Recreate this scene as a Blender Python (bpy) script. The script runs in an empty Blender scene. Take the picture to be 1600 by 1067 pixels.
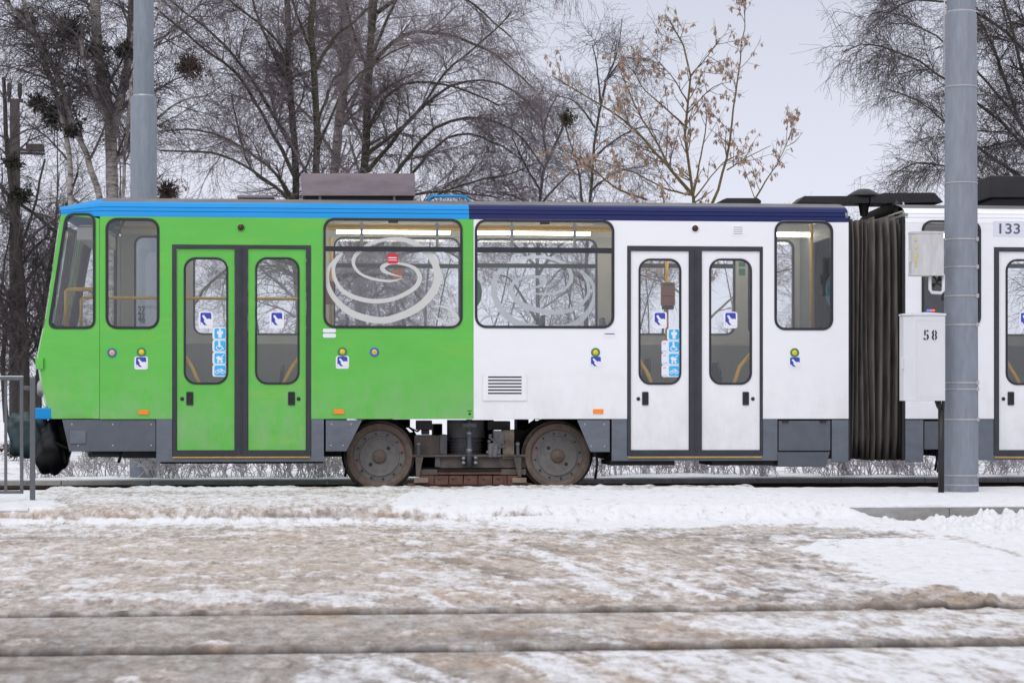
import bpy, math, random
import numpy as np
from mathutils import Vector
from mathutils.geometry import tessellate_polygon

S = bpy.context.scene
C = S.collection
rad = math.radians

# ------------------------------------------------------------------ camera
F = 3300.0            # focal length in pixels of the 1600 px wide photograph
TH = rad(5.0)         # the camera is turned a little along the tracks
HC = 0.833            # lens height above the rail
HOR = 637.0
cd = bpy.data.cameras.new('camera')
cam = bpy.data.objects.new('camera', cd)
C.objects.link(cam)
cam.location = (0, 0, HC)
cam.rotation_euler = (rad(90), 0, -TH)
cd.sensor_width = 36
cd.lens = F / 1600 * 36
cd.shift_y = (HOR - 533.5) / 1600
cd.clip_start = 0.1
cd.clip_end = 3000
cd.dof.use_dof = True
cd.dof.focus_distance = 21.2
cd.dof.aperture_fstop = 6.3
S.camera = cam

# ------------------------------------------------------------------ world, sun, exposure
SUN_EL, SUN_AZ = rad(52), rad(205)      # azimuth measured clockwise from +Y
world = bpy.data.worlds.new('World')
S.world = world
world.use_nodes = True
wn = world.node_tree
wn.nodes.clear()
w_out = wn.nodes.new('ShaderNodeOutputWorld')
w_bg = wn.nodes.new('ShaderNodeBackground')
w_bg.inputs['Strength'].default_value = 0.1
w_sky = wn.nodes.new('ShaderNodeTexSky')
w_sky.sky_type = 'NISHITA'
w_sky.sun_disc = False
w_sky.sun_elevation = SUN_EL
w_sky.sun_rotation = SUN_AZ
w_sky.dust_density = 3.0
w_hs = wn.nodes.new('ShaderNodeHueSaturation')
w_hs.inputs['Saturation'].default_value = 0.15
w_mix = wn.nodes.new('ShaderNodeMix')
w_mix.data_type = 'RGBA'
w_mix.inputs[0].default_value = 0.82                  # cloud layer over the clear sky
tc = wn.nodes.new('ShaderNodeTexCoord')
sx = wn.nodes.new('ShaderNodeSeparateXYZ')
cr = wn.nodes.new('ShaderNodeValToRGB')
cr.color_ramp.elements[0].position = 0.0
cr.color_ramp.elements[0].color = (9.6, 9.75, 11.0, 1)
cr.color_ramp.elements[1].position = 0.22
cr.color_ramp.elements[1].color = (6.6, 6.9, 8.3, 1)
e = cr.color_ramp.elements.new(0.10)
e.color = (8.6, 8.8, 10.2, 1)
e = cr.color_ramp.elements.new(0.45)
e.color = (9.4, 9.6, 10.8, 1)
e = cr.color_ramp.elements.new(1.0)
e.color = (12.5, 12.6, 13.2, 1)
wn.links.new(tc.outputs['Generated'], sx.inputs[0])
wn.links.new(sx.outputs['Z'], cr.inputs[0])
wn.links.new(w_sky.outputs[0], w_hs.inputs['Color'])
wn.links.new(w_hs.outputs[0], w_mix.inputs[6])
wn.links.new(cr.outputs[0], w_mix.inputs[7])
wn.links.new(w_mix.outputs[2], w_bg.inputs['Color'])
wn.links.new(w_bg.outputs[0], w_out.inputs['Surface'])

sd = bpy.data.lights.new('sun', 'SUN')
sd.energy = 1.0
sd.angle = rad(35)
sd.color = (1.0, 0.965, 0.92)
sun = bpy.data.objects.new('sun', sd)
C.objects.link(sun)
dv = Vector((math.sin(SUN_AZ) * math.cos(SUN_EL), math.cos(SUN_AZ) * math.cos(SUN_EL), math.sin(SUN_EL)))
sun.rotation_euler = dv.to_track_quat('Z', 'Y').to_euler()
sun.location = dv * 60
S.view_settings.view_transform = 'Standard'
S.view_settings.look = 'None'
S.view_settings.exposure = 0.0
S.view_settings.gamma = 1.0
S.cycles.max_bounces = 8
S.cycles.transparent_max_bounces = 24

# ------------------------------------------------------------------ photo pixel -> point on a plane of the place
ct, st = math.cos(TH), math.sin(TH)


def ray(px, Y):
    return Y / (ct - (px - 800) / F * st)


def PX(px, Y):
    u = (px - 800) / F
    return ray(px, Y) * (u * ct + st)


def PZ(py, px, Y):
    return HC - ray(px, Y) * (py - HOR) / F


def P(px, py, Y):
    return (PX(px, Y), Y, PZ(py, px, Y))


YS = 21.60            # near side of the tram
YC = YS + 1.1
YF = YS + 2.2


# ------------------------------------------------------------------ materials
def ramp(nt, fac, stops):
    r = nt.nodes.new('ShaderNodeValToRGB')
    el = r.color_ramp.elements
    el[0].position, el[0].color = stops[0][0], (*stops[0][1], 1)
    el[1].position, el[1].color = stops[-1][0], (*stops[-1][1], 1)
    for p, c in stops[1:-1]:
        q = el.new(p)
        q.color = (*c, 1)
    nt.links.new(fac, r.inputs[0])
    return r.outputs[0]


def noise(nt, scale, detail=4, rough=0.55, stretch=None, coord='Object', dist=0.0):
    t = nt.nodes.new('ShaderNodeTexCoord')
    out = t.outputs[coord]
    if stretch:
        m = nt.nodes.new('ShaderNodeMapping')
        m.inputs['Scale'].default_value = stretch
        nt.links.new(out, m.inputs[0])
        out = m.outputs[0]
    n = nt.nodes.new('ShaderNodeTexNoise')
    n.inputs['Scale'].default_value = scale
    n.inputs['Detail'].default_value = detail
    n.inputs['Roughness'].default_value = rough
    n.inputs['Distortion'].default_value = dist
    nt.links.new(out, n.inputs['Vector'])
    return n.outputs['Fac']


def bump(nt, bsdf, h, strength=0.3, dist=0.02):
    b = nt.nodes.new('ShaderNodeBump')
    b.inputs['Strength'].default_value = strength
    b.inputs['Distance'].default_value = dist
    nt.links.new(h, b.inputs['Height'])
    nt.links.new(b.outputs[0], bsdf.inputs['Normal'])


def mat(name, col, rough=0.5, metal=0.0, var=0.12, scale=6.0, stretch=None, coat=0.0, bmp=0.0, bscale=60, col2=None, spec=0.5):
    m = bpy.data.materials.new(name)
    m.use_nodes = True
    nt = m.node_tree
    b = nt.nodes['Principled BSDF']
    b.inputs['Roughness'].default_value = rough
    b.inputs['Metallic'].default_value = metal
    b.inputs['Coat Weight'].default_value = coat
    b.inputs['Coat Roughness'].default_value = 0.12
    b.inputs['Specular IOR Level'].default_value = spec
    n = noise(nt, scale, 6, 0.6, stretch)
    a = tuple(max(0, c * (1 - var)) for c in col)
    z = tuple(min(1, c * (1 + var)) for c in col) if col2 is None else col2
    nt.links.new(ramp(nt, n, [(0.3, a), (0.7, z)]), b.inputs['Base Color'])
    if bmp:
        bump(nt, b, noise(nt, bscale, 5, 0.6), bmp, 0.01)
    m.diffuse_color = (*col, 1)
    return m


M = {}
M['green'] = mat('green_paint', (0.105, 0.485, 0.058), 0.35, var=0.045, scale=2.2, stretch=(1, 1, 3.0), coat=0.25, bmp=0.02, bscale=3)
M['white'] = mat('white_paint', (0.84, 0.845, 0.87), 0.35, var=0.015, scale=2.0, stretch=(1, 1, 3.0), coat=0.25, bmp=0.02, bscale=3)
M['blue'] = mat('blue_paint', (0.012, 0.265, 0.63), 0.5, var=0.05, scale=2.0, stretch=(.5, 1, 6), coat=0.0, spec=0.2)
M['navy'] = mat('navy_paint', (0.015, 0.021, 0.100), 0.5, var=0.08, scale=2.0, stretch=(.5, 1, 6), coat=0.0, spec=0.15)
M['skirt'] = mat('grey_skirt_paint', (0.125, 0.142, 0.175), 0.45, var=0.17, scale=4, stretch=(1, 1, 2.2), bmp=0.05, bscale=20)
M['skirt_d'] = mat('grey_panel_paint', (0.095, 0.108, 0.133), 0.5, var=0.12, scale=7, bmp=0.05, bscale=20)
M['rubber'] = mat('black_rubber', (0.018, 0.019, 0.026), 0.55, var=0.2)
M['rubber_b'] = mat('door_rubber', (0.030, 0.032, 0.042), 0.5, var=0.2)
M['black'] = mat('black_metal', (0.012, 0.012, 0.014), 0.5, var=0.3)
M['underframe'] = mat('underframe', (0.014, 0.013, 0.013), 0.8, var=0.4, scale=9)
M['roofgrey'] = mat('dirty_roof', (0.16, 0.155, 0.16), 0.7, var=0.25, scale=3, bmp=0.1)
M['lilac'] = mat('weathered_grey_lilac', (0.225, 0.185, 0.205), 0.6, var=0.22, scale=3.2, stretch=(1, 1, 3), bmp=0.05)
M['wheel'] = mat('brown_dusty_steel', (0.19, 0.142, 0.112), 0.75, var=0.22, scale=14, bmp=0.15)
M['wheelg'] = mat('grey_dusty_steel', (0.20, 0.185, 0.178), 0.7, var=0.2, scale=12, bmp=0.1)
M['tyre'] = mat('wheel_rim_steel', (0.168, 0.128, 0.100), 0.7, var=0.25, scale=20, bmp=0.1)
M['bogie'] = mat('bogie_dust', (0.135, 0.112, 0.096), 0.75, var=0.35, scale=9, bmp=0.2, bscale=30)
M['bogieg'] = mat('bogie_grey', (0.14, 0.14, 0.148), 0.6, var=0.3, scale=9, bmp=0.1)
M['tan'] = mat('dusty_tan_steel', (0.33, 0.255, 0.19), 0.7, var=0.25, scale=12)
M['rust'] = mat('rust_red', (0.17, 0.085, 0.066), 0.85, var=0.3, scale=16, bmp=0.3)
M['steel'] = mat('bare_steel', (0.34, 0.34, 0.36), 0.4, metal=0.5, var=0.2, scale=10)
M['bellows'] = mat('bellows_rubber', (0.036, 0.033, 0.032), 0.6, var=0.35, scale=4, stretch=(5, 1, .5), bmp=0.1, col2=(0.135, 0.116, 0.104))
M['orange'] = mat('orange_reflector', (0.95, 0.26, 0.01), 0.3, var=0.05)
M['yellow'] = mat('yellow_rail', (0.86, 0.47, 0.018), 0.35, var=0.06)
M['yellowline'] = mat('yellow_line', (0.55, 0.34, 0.06), 0.5, var=0.2, scale=12)
M['beige'] = mat('beige_lining', (0.50, 0.495, 0.465), 0.6, var=0.06, scale=2)
M['liner'] = mat('grey_lining', (0.27, 0.28, 0.28), 0.6, var=0.08, scale=2)
M['ceil'] = mat('ceiling_white', (0.70, 0.68, 0.62), 0.6, var=0.04)
M['floor'] = mat('tram_floor', (0.08, 0.08, 0.09), 0.7)
M['seat'] = mat('seat_blue', (0.035, 0.06, 0.12), 0.5, var=0.2)
M['seatg'] = mat('seat_green', (0.04, 0.19, 0.10), 0.5, var=0.1)
M['seatt'] = mat('seat_turquoise', (0.05, 0.26, 0.40), 0.5, var=0.1)
M['validator'] = mat('brown_box', (0.42, 0.150, 0.085), 0.5, var=0.1)
M['red'] = mat('red_sticker', (0.62, 0.03, 0.05), 0.4, var=0.05)
M['stwhite'] = mat('sticker_white', (0.80, 0.80, 0.86), 0.4, var=0.02)
M['stblue'] = mat('sticker_royal_blue', (0.035, 0.055, 0.42), 0.4, var=0.03)
M['stcyan'] = mat('sticker_light_blue', (0.03, 0.46, 0.86), 0.4, var=0.03)
M['stpink'] = mat('sticker_pink_line', (0.75, 0.42, 0.50), 0.4, var=0.03)
M['ringgreen'] = mat('button_green', (0.02, 0.24, 0.10), 0.35, var=0.04)
M['ringblue'] = mat('button_blue', (0.015, 0.14, 0.55), 0.35, var=0.04)
M['btnyellow'] = mat('button_yellow', (0.90, 0.50, 0.03), 0.35, var=0.03)
M['ink'] = mat('black_ink', (0.015, 0.015, 0.018), 0.5)
M['swirl'] = mat('frosted_film', (0.58, 0.58, 0.56), 0.6, var=0.02)
M['swirlfar'] = mat('frosted_film_far', (0.66, 0.68, 0.70), 0.6, var=0.02)
M['pole'] = mat('galvanised_grey_paint', (0.200, 0.225, 0.265), 0.6, var=0.13, scale=9, stretch=(2.5, 2.5, .5), bmp=0.04, bscale=90)
M['strap'] = mat('steel_strap', (0.42, 0.40, 0.41), 0.4, metal=0.4, var=0.1)
M['cabinet'] = mat('cabinet_paint', (0.64, 0.645, 0.67), 0.45, var=0.03, scale=4, bmp=0.02)
M['cabinet_w'] = mat('weathered_cabinet', (0.52, 0.515, 0.515), 0.6, var=0.14, scale=9, stretch=(2, 2, .5), bmp=0.05)
M['cabinet_s'] = mat('cabinet_side', (0.58, 0.585, 0.61), 0.45, var=0.04)
M['rail_fence'] = mat('fence_grey_paint', (0.105, 0.112, 0.125), 0.5, var=0.12, scale=14)
M['tarp'] = mat('teal_tarpaulin', (0.022, 0.045, 0.056), 0.5, var=0.4, scale=7, bmp=0.4, bscale=8)
M['tarpb'] = mat('black_tarpaulin', (0.008, 0.009, 0.010), 0.5, var=0.4, scale=7, bmp=0.4, bscale=8)
M['bark'] = mat('dark_bark', (0.062, 0.052, 0.045), 0.9, var=0.35, scale=9, stretch=(3, 3, .6), bmp=0.4, bscale=25)
M['barko'] = mat('olive_bark', (0.060, 0.056, 0.034), 0.9, var=0.35, scale=9, stretch=(3, 3, .6), bmp=0.4, bscale=25)
M['twig'] = mat('frosty_twig', (0.185, 0.150, 0.160), 0.9, var=0.30, scale=2.0)
M['twigd'] = mat('dark_twig', (0.098, 0.082, 0.084), 0.9, var=0.30, scale=2.0)
M['twigg'] = mat('grey_frosted_twig', (0.17, 0.165, 0.185), 0.9, var=0.3, scale=2.0)
M['frost'] = mat('frosted_stem', (0.48, 0.455, 0.475), 0.9, var=0.35, scale=6.0)
M['ash'] = mat('ochre_bark', (0.125, 0.092, 0.034), 0.85, var=0.3, scale=7, bmp=0.2)
M['ashtwig'] = mat('brown_twig', (0.16, 0.125, 0.105), 0.85, var=0.3, scale=4)
M['seedm'] = mat('dry_seed', (0.37, 0.26, 0.195), 0.8, var=0.3, scale=9)
M['misto'] = mat('mistletoe_leaf', (0.020, 0.020, 0.012), 0.8, var=0.4, scale=5)
M['mistb'] = mat('brown_leaf', (0.075, 0.042, 0.034), 0.85, var=0.4, scale=5)
M['wood'] = mat('old_wood', (0.062, 0.053, 0.052), 0.9, var=0.3, scale=6, stretch=(5, 5, .5))
M['concrete'] = mat('kerb_concrete', (0.31, 0.305, 0.30), 0.85, var=0.18, scale=9, stretch=(1, 1, 2), bmp=0.2, bscale=120)
M['snow'] = mat('snow', (0.80, 0.805, 0.84), 0.75, var=0.05, scale=5, bmp=0.4, bscale=30)
M['ballast'] = mat('ballast_with_shadow', (0.02, 0.018, 0.017), 0.95, var=0.5, scale=30, bmp=0.5)  # gravel, its near-black colour also stands for the shadow under the tram
M['railsteel'] = mat('rusty_rail', (0.06, 0.035, 0.025), 0.7, var=0.3, scale=12)

for key, tone, amt in (('green', (0.26, 0.50, 0.055), .55), ('white', (0.66, 0.63, 0.58), .22)):
    nt = M[key].node_tree
    b = nt.nodes['Principled BSDF']
    src = b.inputs['Base Color'].links[0].from_socket
    mx = nt.nodes.new('ShaderNodeMix')
    mx.data_type = 'RGBA'
    k_ = ramp(nt, noise(nt, 1.7, 8, .68, (.55, 1, 2.6), dist=.4), [(.54, (0, 0, 0)), (.78, (amt, amt, amt))])
    nt.links.new(k_, mx.inputs[0])
    nt.links.new(src, mx.inputs[6])
    mx.inputs[7].default_value = (*tone, 1)
    tcz = nt.nodes.new('ShaderNodeTexCoord')
    sz = nt.nodes.new('ShaderNodeSeparateXYZ')
    nt.links.new(tcz.outputs['Object'], sz.inputs[0])
    mr = nt.nodes.new('ShaderNodeMapRange')
    mr.inputs['From Min'].default_value = 0.70
    mr.inputs['From Max'].default_value = 1.35
    mr.inputs['To Min'].default_value = 0.55
    mr.inputs['To Max'].default_value = 0.0
    nt.links.new(sz.outputs['Z'], mr.inputs['Value'])
    ml = nt.nodes.new('ShaderNodeMath')
    ml.operation = 'MULTIPLY'
    nt.links.new(mr.outputs[0], ml.inputs[0])
    nt.links.new(ramp(nt, noise(nt, 6, 8, .7, (1, 1, .45)), [(.38, (0, 0, 0)), (.75, (.8, .8, .8))]), ml.inputs[1])
    m3 = nt.nodes.new('ShaderNodeMix')
    m3.data_type = 'RGBA'
    nt.links.new(ml.outputs[0], m3.inputs[0])
    nt.links.new(mx.outputs[2], m3.inputs[6])
    m3.inputs[7].default_value = (.40, .385, .36, 1) if key == 'green' else (.56, .55, .53, 1)
    nt.links.new(m3.outputs[2], b.inputs['Base Color'])
# birch bark: pale with dark horizontal dashes
m = bpy.data.materials.new('birch_bark')
m.use_nodes = True
nt = m.node_tree
b = nt.nodes['Principled BSDF']
b.inputs['Roughness'].default_value = 0.85
n1 = noise(nt, 5, 6, 0.65, (1.0, 1.0, 3.6))
nt.links.new(ramp(nt, n1, [(0.36, (0.04, 0.035, 0.033)), (0.46, (0.25, 0.215, 0.20)), (0.7, (0.46, 0.42, 0.40))]), b.inputs['Base Color'])
bump(nt, b, n1, 0.3, 0.02)
M['birch'] = m


def glass(name, tint, refl=1.0, film=.020):
    m = bpy.data.materials.new(name)
    m.use_nodes = True
    nt = m.node_tree
    nt.nodes.clear()
    o = nt.nodes.new('ShaderNodeOutputMaterial')
    tr = nt.nodes.new('ShaderNodeBsdfTransparent')
    tr.inputs[0].default_value = (*tint, 1)
    gl = nt.nodes.new('ShaderNodeBsdfGlossy')
    gl.inputs['Roughness'].default_value = 0.02
    gl.inputs[0].default_value = (refl, refl, refl, 1)
    fr = nt.nodes.new('ShaderNodeFresnel')
    fr.inputs[0].default_value = 1.5
    bn = nt.nodes.new('ShaderNodeBump')
    bn.inputs['Strength'].default_value = 0.02
    nt.links.new(noise(nt, 2.0, 2), bn.inputs['Height'])
    nt.links.new(bn.outputs[0], gl.inputs['Normal'])
    mx = nt.nodes.new('ShaderNodeMixShader')
    nt.links.new(fr.outputs[0], mx.inputs[0])
    nt.links.new(tr.outputs[0], mx.inputs[1])
    nt.links.new(gl.outputs[0], mx.inputs[2])
    # thin uneven dirt film that also puts a pale haze into the glass
    df = nt.nodes.new('ShaderNodeBsdfDiffuse')
    df.inputs[0].default_value = (.75, .76, .78, 1)
    m2 = nt.nodes.new('ShaderNodeMixShader')
    nt.links.new(ramp(nt, noise(nt, 1.6, 7, .65), [(.35, (film * .5,) * 3), (.7, (film * 1.6,) * 3)]), m2.inputs[0])
    nt.links.new(mx.outputs[0], m2.inputs[1])
    nt.links.new(df.outputs[0], m2.inputs[2])
    nt.links.new(m2.outputs[0], o.inputs[0])
    return m


m = M['swirlfar']
nt = m.node_tree
b = nt.nodes['Principled BSDF']
tl = nt.nodes.new('ShaderNodeBsdfTranslucent')
tl.inputs[0].default_value = (.85, .87, .9, 1)
mx = nt.nodes.new('ShaderNodeMixShader')
mx.inputs[0].default_value = 0.6
nt.links.new(b.outputs[0], mx.inputs[1])
nt.links.new(tl.outputs[0], mx.inputs[2])
nt.links.new(mx.outputs[0], nt.nodes['Material Output'].inputs[0])

M['glass'] = glass('window_glass', (0.965, 0.975, 0.98))
M['glassf'] = glass('far_window_glass', (0.975, 0.98, 0.985), film=.012)


def emis(name, col, s):
    m = bpy.data.materials.new(name)
    m.use_nodes = True
    b = m.node_tree.nodes['Principled BSDF']
    b.inputs['Base Color'].default_value = (*col, 1)
    b.inputs['Emission Color'].default_value = (*col, 1)
    b.inputs['Emission Strength'].default_value = s
    return m


M['lamp'] = emis('lamp_tube', (1.0, 0.94, 0.78), 9.0)
M['led'] = emis('red_led', (1.0, 0.08, 0.05), 2.0)
M['ledb'] = emis('blue_led', (0.05, 0.15, 1.0), 2.0)


# ------------------------------------------------------------------ mesh builder
class MB:
    def __init__(self):
        self.v, self.f, self.mi, self.sm = [], [], [], []

    def add(self, vs, fs, mi=0, smooth=False):
        o = len(self.v)
        self.v.extend([tuple(p) for p in vs])
        for f in fs:
            self.f.append(tuple(i + o for i in f))
            self.mi.append(mi)
            self.sm.append(smooth)
        return self

    def box(self, x0, x1, y0, y1, z0, z1, mi=0, tf=None):
        vs = [(x, y, z) for x in (x0, x1) for y in (y0, y1) for z in (z0, z1)]
        if tf:
            vs = [tf(p) for p in vs]
        fs = [(0, 1, 3, 2), (4, 6, 7, 5), (0, 4, 5, 1), (2, 3, 7, 6), (0, 2, 6, 4), (1, 5, 7, 3)]
        return self.add(vs, fs, mi)

    def prism(self, outer, holes, fn, d0, d1, mi=0, side=None):
        """outer/holes: lists of (a,b); fn(a,b,d)->point; front at d0, back at d1"""
        loops = [outer] + list(holes)
        flat = [q for l in loops for q in l]
        tris = tessellate_polygon([[Vector((a, c, 0)) for a, c in l] for l in loops])
        n = len(flat)
        vs = [fn(a, c, d0) for a, c in flat] + [fn(a, c, d1) for a, c in flat]
        self.add(vs, [tuple(t) for t in tris] + [tuple(i + n for i in reversed(t)) for t in tris], mi)
        base = len(self.v) - 2 * n
        k = 0
        for l in loops:
            m_ = len(l)
            for i in range(m_):
                j = (i + 1) % m_
                self.f.append((base + k + i, base + k + j, base + n + k + j, base + n + k + i))
                self.mi.append(mi if side is None else side)
                self.sm.append(False)
            k += m_
        return self

    def tube(self, pts, r, sides=8, mi=0, caps=True, smooth=True):
        pts = [Vector(p) for p in pts]
        n = len(pts)
        rs = r if isinstance(r, (list, tuple)) else [r] * n
        ref = None
        vs = []
        for i, p in enumerate(pts):
            d = (pts[min(i + 1, n - 1)] - pts[max(i - 1, 0)]).normalized()
            if ref is None:
                ref = d.cross(Vector((0, 0, 1)) if abs(d.z) < .9 else Vector((1, 0, 0))).normalized()
            ref = (ref - d * ref.dot(d)).normalized()
            w = d.cross(ref)
            for k in range(sides):
                a = 2 * math.pi * k / sides
                vs.append(p + (ref * math.cos(a) + w * math.sin(a)) * rs[i])
        fs = []
        for i in range(n - 1):
            for k in range(sides):
                k2 = (k + 1) % sides
                fs.append((i * sides + k, i * sides + k2, (i + 1) * sides + k2, (i + 1) * sides + k))
        self.add(vs, fs, mi, smooth)
        if caps:
            b_ = len(self.v) - len(vs)
            self.f.append(tuple(b_ + k for k in reversed(range(sides))))
            self.f.append(tuple(b_ + (n - 1) * sides + k for k in range(sides)))
            self.mi += [mi, mi]
            self.sm += [False, False]
        return self

    def lathe(self, prof, org, axis='Y', n=40, mi=0, smooth=False, closed=False):
        """prof: list of (radius, height along axis)"""
        vs = []
        for r, h in prof:
            for k in range(n):
                a = 2 * math.pi * k / n
                c, s = r * math.cos(a), r * math.sin(a)
                if axis == 'Y':
                    vs.append((org[0] + c, org[1] + h, org[2] + s))
                elif axis == 'Z':
                    vs.append((org[0] + c, org[1] + s, org[2] + h))
                else:
                    vs.append((org[0] + h, org[1] + c, org[2] + s))
        fs = []
        for i in range(len(prof) - 1):
            for k in range(n):
                k2 = (k + 1) % n
                fs.append((i * n + k, i * n + k2, (i + 1) * n + k2, (i + 1) * n + k))
        self.add(vs, fs, mi, smooth)
        return self

    def build(self, name, mats, parent=None, bevel=0.0, seg=2):
        me = bpy.data.meshes.new(name)
        me.from_pydata(self.v, [], self.f)
        if not isinstance(mats, (list, tuple)):
            mats = [mats]
        for m_ in mats:
            me.materials.append(m_)
        me.polygons.foreach_set('material_index', self.mi)
        me.polygons.foreach_set('use_smooth', self.sm)
        me.update()
        import bmesh
        bm = bmesh.new()
        bm.from_mesh(me)
        bmesh.ops.recalc_face_normals(bm, faces=bm.faces)
        bm.to_mesh(me)
        bm.free()
        o = bpy.data.objects.new(name, me)
        C.objects.link(o)
        adopt(o, parent)
        if bevel:
            bv = o.modifiers.new('bevel', 'BEVEL')
            bv.width = bevel
            bv.segments = seg
            bv.limit_method = 'ANGLE'
            bv.angle_limit = rad(40)
        return o


def adopt(o, parent):
    if parent is not None:
        o.parent = parent
        if parent.type == 'EMPTY':
            o.location = -parent.location
    return o


def thing(name, label, cat, loc=(0, 0, 0), group=None):
    o = bpy.data.objects.new(name, None)
    o.empty_display_size = 0.2
    C.objects.link(o)
    o.location = loc
    o['label'] = label
    o['category'] = cat
    if group:
        o['group'] = group
    return o


def tag(o, label, cat, group=None):
    o['label'] = label
    o['category'] = cat
    if group:
        o['group'] = group
    return o


def struct(o):
    o['kind'] = 'structure'
    return o


# 2-D outlines on the side plane, given as world (X, Z)
def rr(x0, y0, x1, y1, r=0.0, n=6, Y=YS):
    """photo rectangle -> rounded world rectangle on plane Y"""
    cx = (x0 + x1) / 2
    X0, X1 = PX(x0, Y), PX(x1, Y)
    Z0, Z1 = PZ(y1, cx, Y), PZ(y0, cx, Y)
    return rrw(X0, Z0, X1, Z1, r * Y / F, n)


def rrw(X0, Z0, X1, Z1, R=0.0, n=6):
    if R <= 0:
        return [(X0, Z0), (X1, Z0), (X1, Z1), (X0, Z1)]
    out = []
    for cx, cz, a0 in ((X1 - R, Z0 + R, -90), (X1 - R, Z1 - R, 0), (X0 + R, Z1 - R, 90), (X0 + R, Z0 + R, 180)):
        for i in range(n + 1):
            a = rad(a0 + 90 * i / n)
            out.append((cx + R * math.cos(a), cz + R * math.sin(a)))
    return out


def inset(poly, d):
    """shrink a convex loop by d"""
    n = len(poly)
    cx = sum(p[0] for p in poly) / n
    cz = sum(p[1] for p in poly) / n
    out = []
    for i in range(n):
        a, b_, c_ = Vector(poly[i - 1]), Vector(poly[i]), Vector(poly[(i + 1) % n])
        e1, e2 = (b_ - a), (c_ - b_)
        e1 = e1.normalized() if e1.length > 1e-6 else e2.normalized()
        e2 = e2.normalized() if e2.length > 1e-6 else e1
        n1, n2 = Vector((-e1.y, e1.x)), Vector((-e2.y, e2.x))
        m_ = (n1 + n2)
        m_ = m_.normalized() if m_.length > 1e-6 else n1
        k = d / max(0.35, m_.dot(n1))
        q = b_ + m_ * k
        q2 = b_ - m_ * k
        out.append(tuple(q if (q - Vector((cx, cz))).length < (q2 - Vector((cx, cz))).length else q2))
    return out


def side(Y=YS):
    return lambda a, c, d: (a, Y + d, c)


def poly_px(pts, Y=YS):
    return [(PX(x, Y), PZ(y, x, Y)) for x, y in pts]


def circ(px, py, rpx, Y=YS, n=20):
    X, Z, R = PX(px, Y), PZ(py, px, Y), rpx * Y / F
    return [(X + R * math.cos(2 * math.pi * i / n), Z + R * math.sin(2 * math.pi * i / n)) for i in range(n)]


def text_mesh(body, w, h, bold=0.0):
    """flat text outline triangles scaled to w x h, centred"""
    cu = bpy.data.curves.new('lettering', 'FONT')
    cu.body = body
    cu.align_x = 'CENTER'
    cu.offset = bold
    o = bpy.data.objects.new('lettering', cu)
    C.objects.link(o)
    dg = bpy.context.evaluated_depsgraph_get()
    me = bpy.data.meshes.new_from_object(o.evaluated_get(dg))
    vs = [tuple(v.co) for v in me.vertices]
    fs = [tuple(p.vertices) for p in me.polygons]
    bpy.data.objects.remove(o)
    bpy.data.curves.remove(cu)
    bpy.data.meshes.remove(me)
    x0, x1 = min(v[0] for v in vs), max(v[0] for v in vs)
    y0, y1 = min(v[1] for v in vs), max(v[1] for v in vs)
    vs = [((v[0] - (x0 + x1) / 2) / (x1 - x0) * w, (v[1] - (y0 + y1) / 2) / (y1 - y0) * h) for v in vs]
    return vs, fs


# ================================================================== numeric noise for terrain
def vnoise(x, y, seed=0):
    xi = np.floor(x).astype(np.int64)
    yi = np.floor(y).astype(np.int64)
    xf, yf = x - xi, y - yi
    xf = xf * xf * (3 - 2 * xf)
    yf = yf * yf * (3 - 2 * yf)

    def h(a, b_):
        n = (a * 374761393 + b_ * 668265263 + seed * 974634777) & 0xffffffff
        n = ((n ^ (n >> 13)) * 1274126177) & 0xffffffff
        n = n ^ (n >> 16)
        return (n & 0xffff) / 65535.0
    return (h(xi, yi) * (1 - xf) + h(xi + 1, yi) * xf) * (1 - yf) + (h(xi, yi + 1) * (1 - xf) + h(xi + 1, yi + 1) * xf) * yf


def fbm(x, y, seed=0, oct=5, g=0.5):
    s, a, t = 0, 1.0, 0
    for o in range(oct):
        s = s + a * vnoise(x * 2 ** o, y * 2 ** o, seed + o * 17)
        t += a
        a *= g
    return s / t


def sstep(a, b_, x):
    t = np.clip((x - a) / (b_ - a), 0, 1)
    return t * t * (3 - 2 * t)


def grid_obj(name, XX, YY, ZZ, attrs, material):
    ny, nx = XX.shape
    co = np.stack([XX, YY, ZZ], -1).reshape(-1, 3).astype(np.float32)
    idx = np.arange(ny * nx).reshape(ny, nx)
    q = np.stack([idx[:-1, :-1], idx[:-1, 1:], idx[1:, 1:], idx[1:, :-1]], -1).reshape(-1, 4)
    me = raw_mesh(name, co, q)
    me.polygons.foreach_set('use_smooth', np.ones(len(q), dtype=bool))
    for k, a in attrs.items():
        at = me.attributes.new(k, 'FLOAT', 'POINT')
        at.data.foreach_set('value', a.reshape(-1).astype(np.float32))
    me.materials.append(material)
    o = bpy.data.objects.new(name, me)
    C.objects.link(o)
    return o


def raw_mesh(name, co, q):
    me = bpy.data.meshes.new(name)
    me.vertices.add(len(co))
    me.vertices.foreach_set('co', np.ascontiguousarray(co, dtype=np.float32).reshape(-1))
    k = q.shape[1]
    me.loops.add(q.size)
    me.loops.foreach_set('vertex_index', q.reshape(-1).astype(np.int32))
    me.polygons.add(len(q))
    me.polygons.foreach_set('loop_start', (np.arange(len(q)) * k).astype(np.int32))
    me.polygons.foreach_set('loop_total', np.full(len(q), k, dtype=np.int32))
    me.update(calc_edges=True)
    return me


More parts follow.
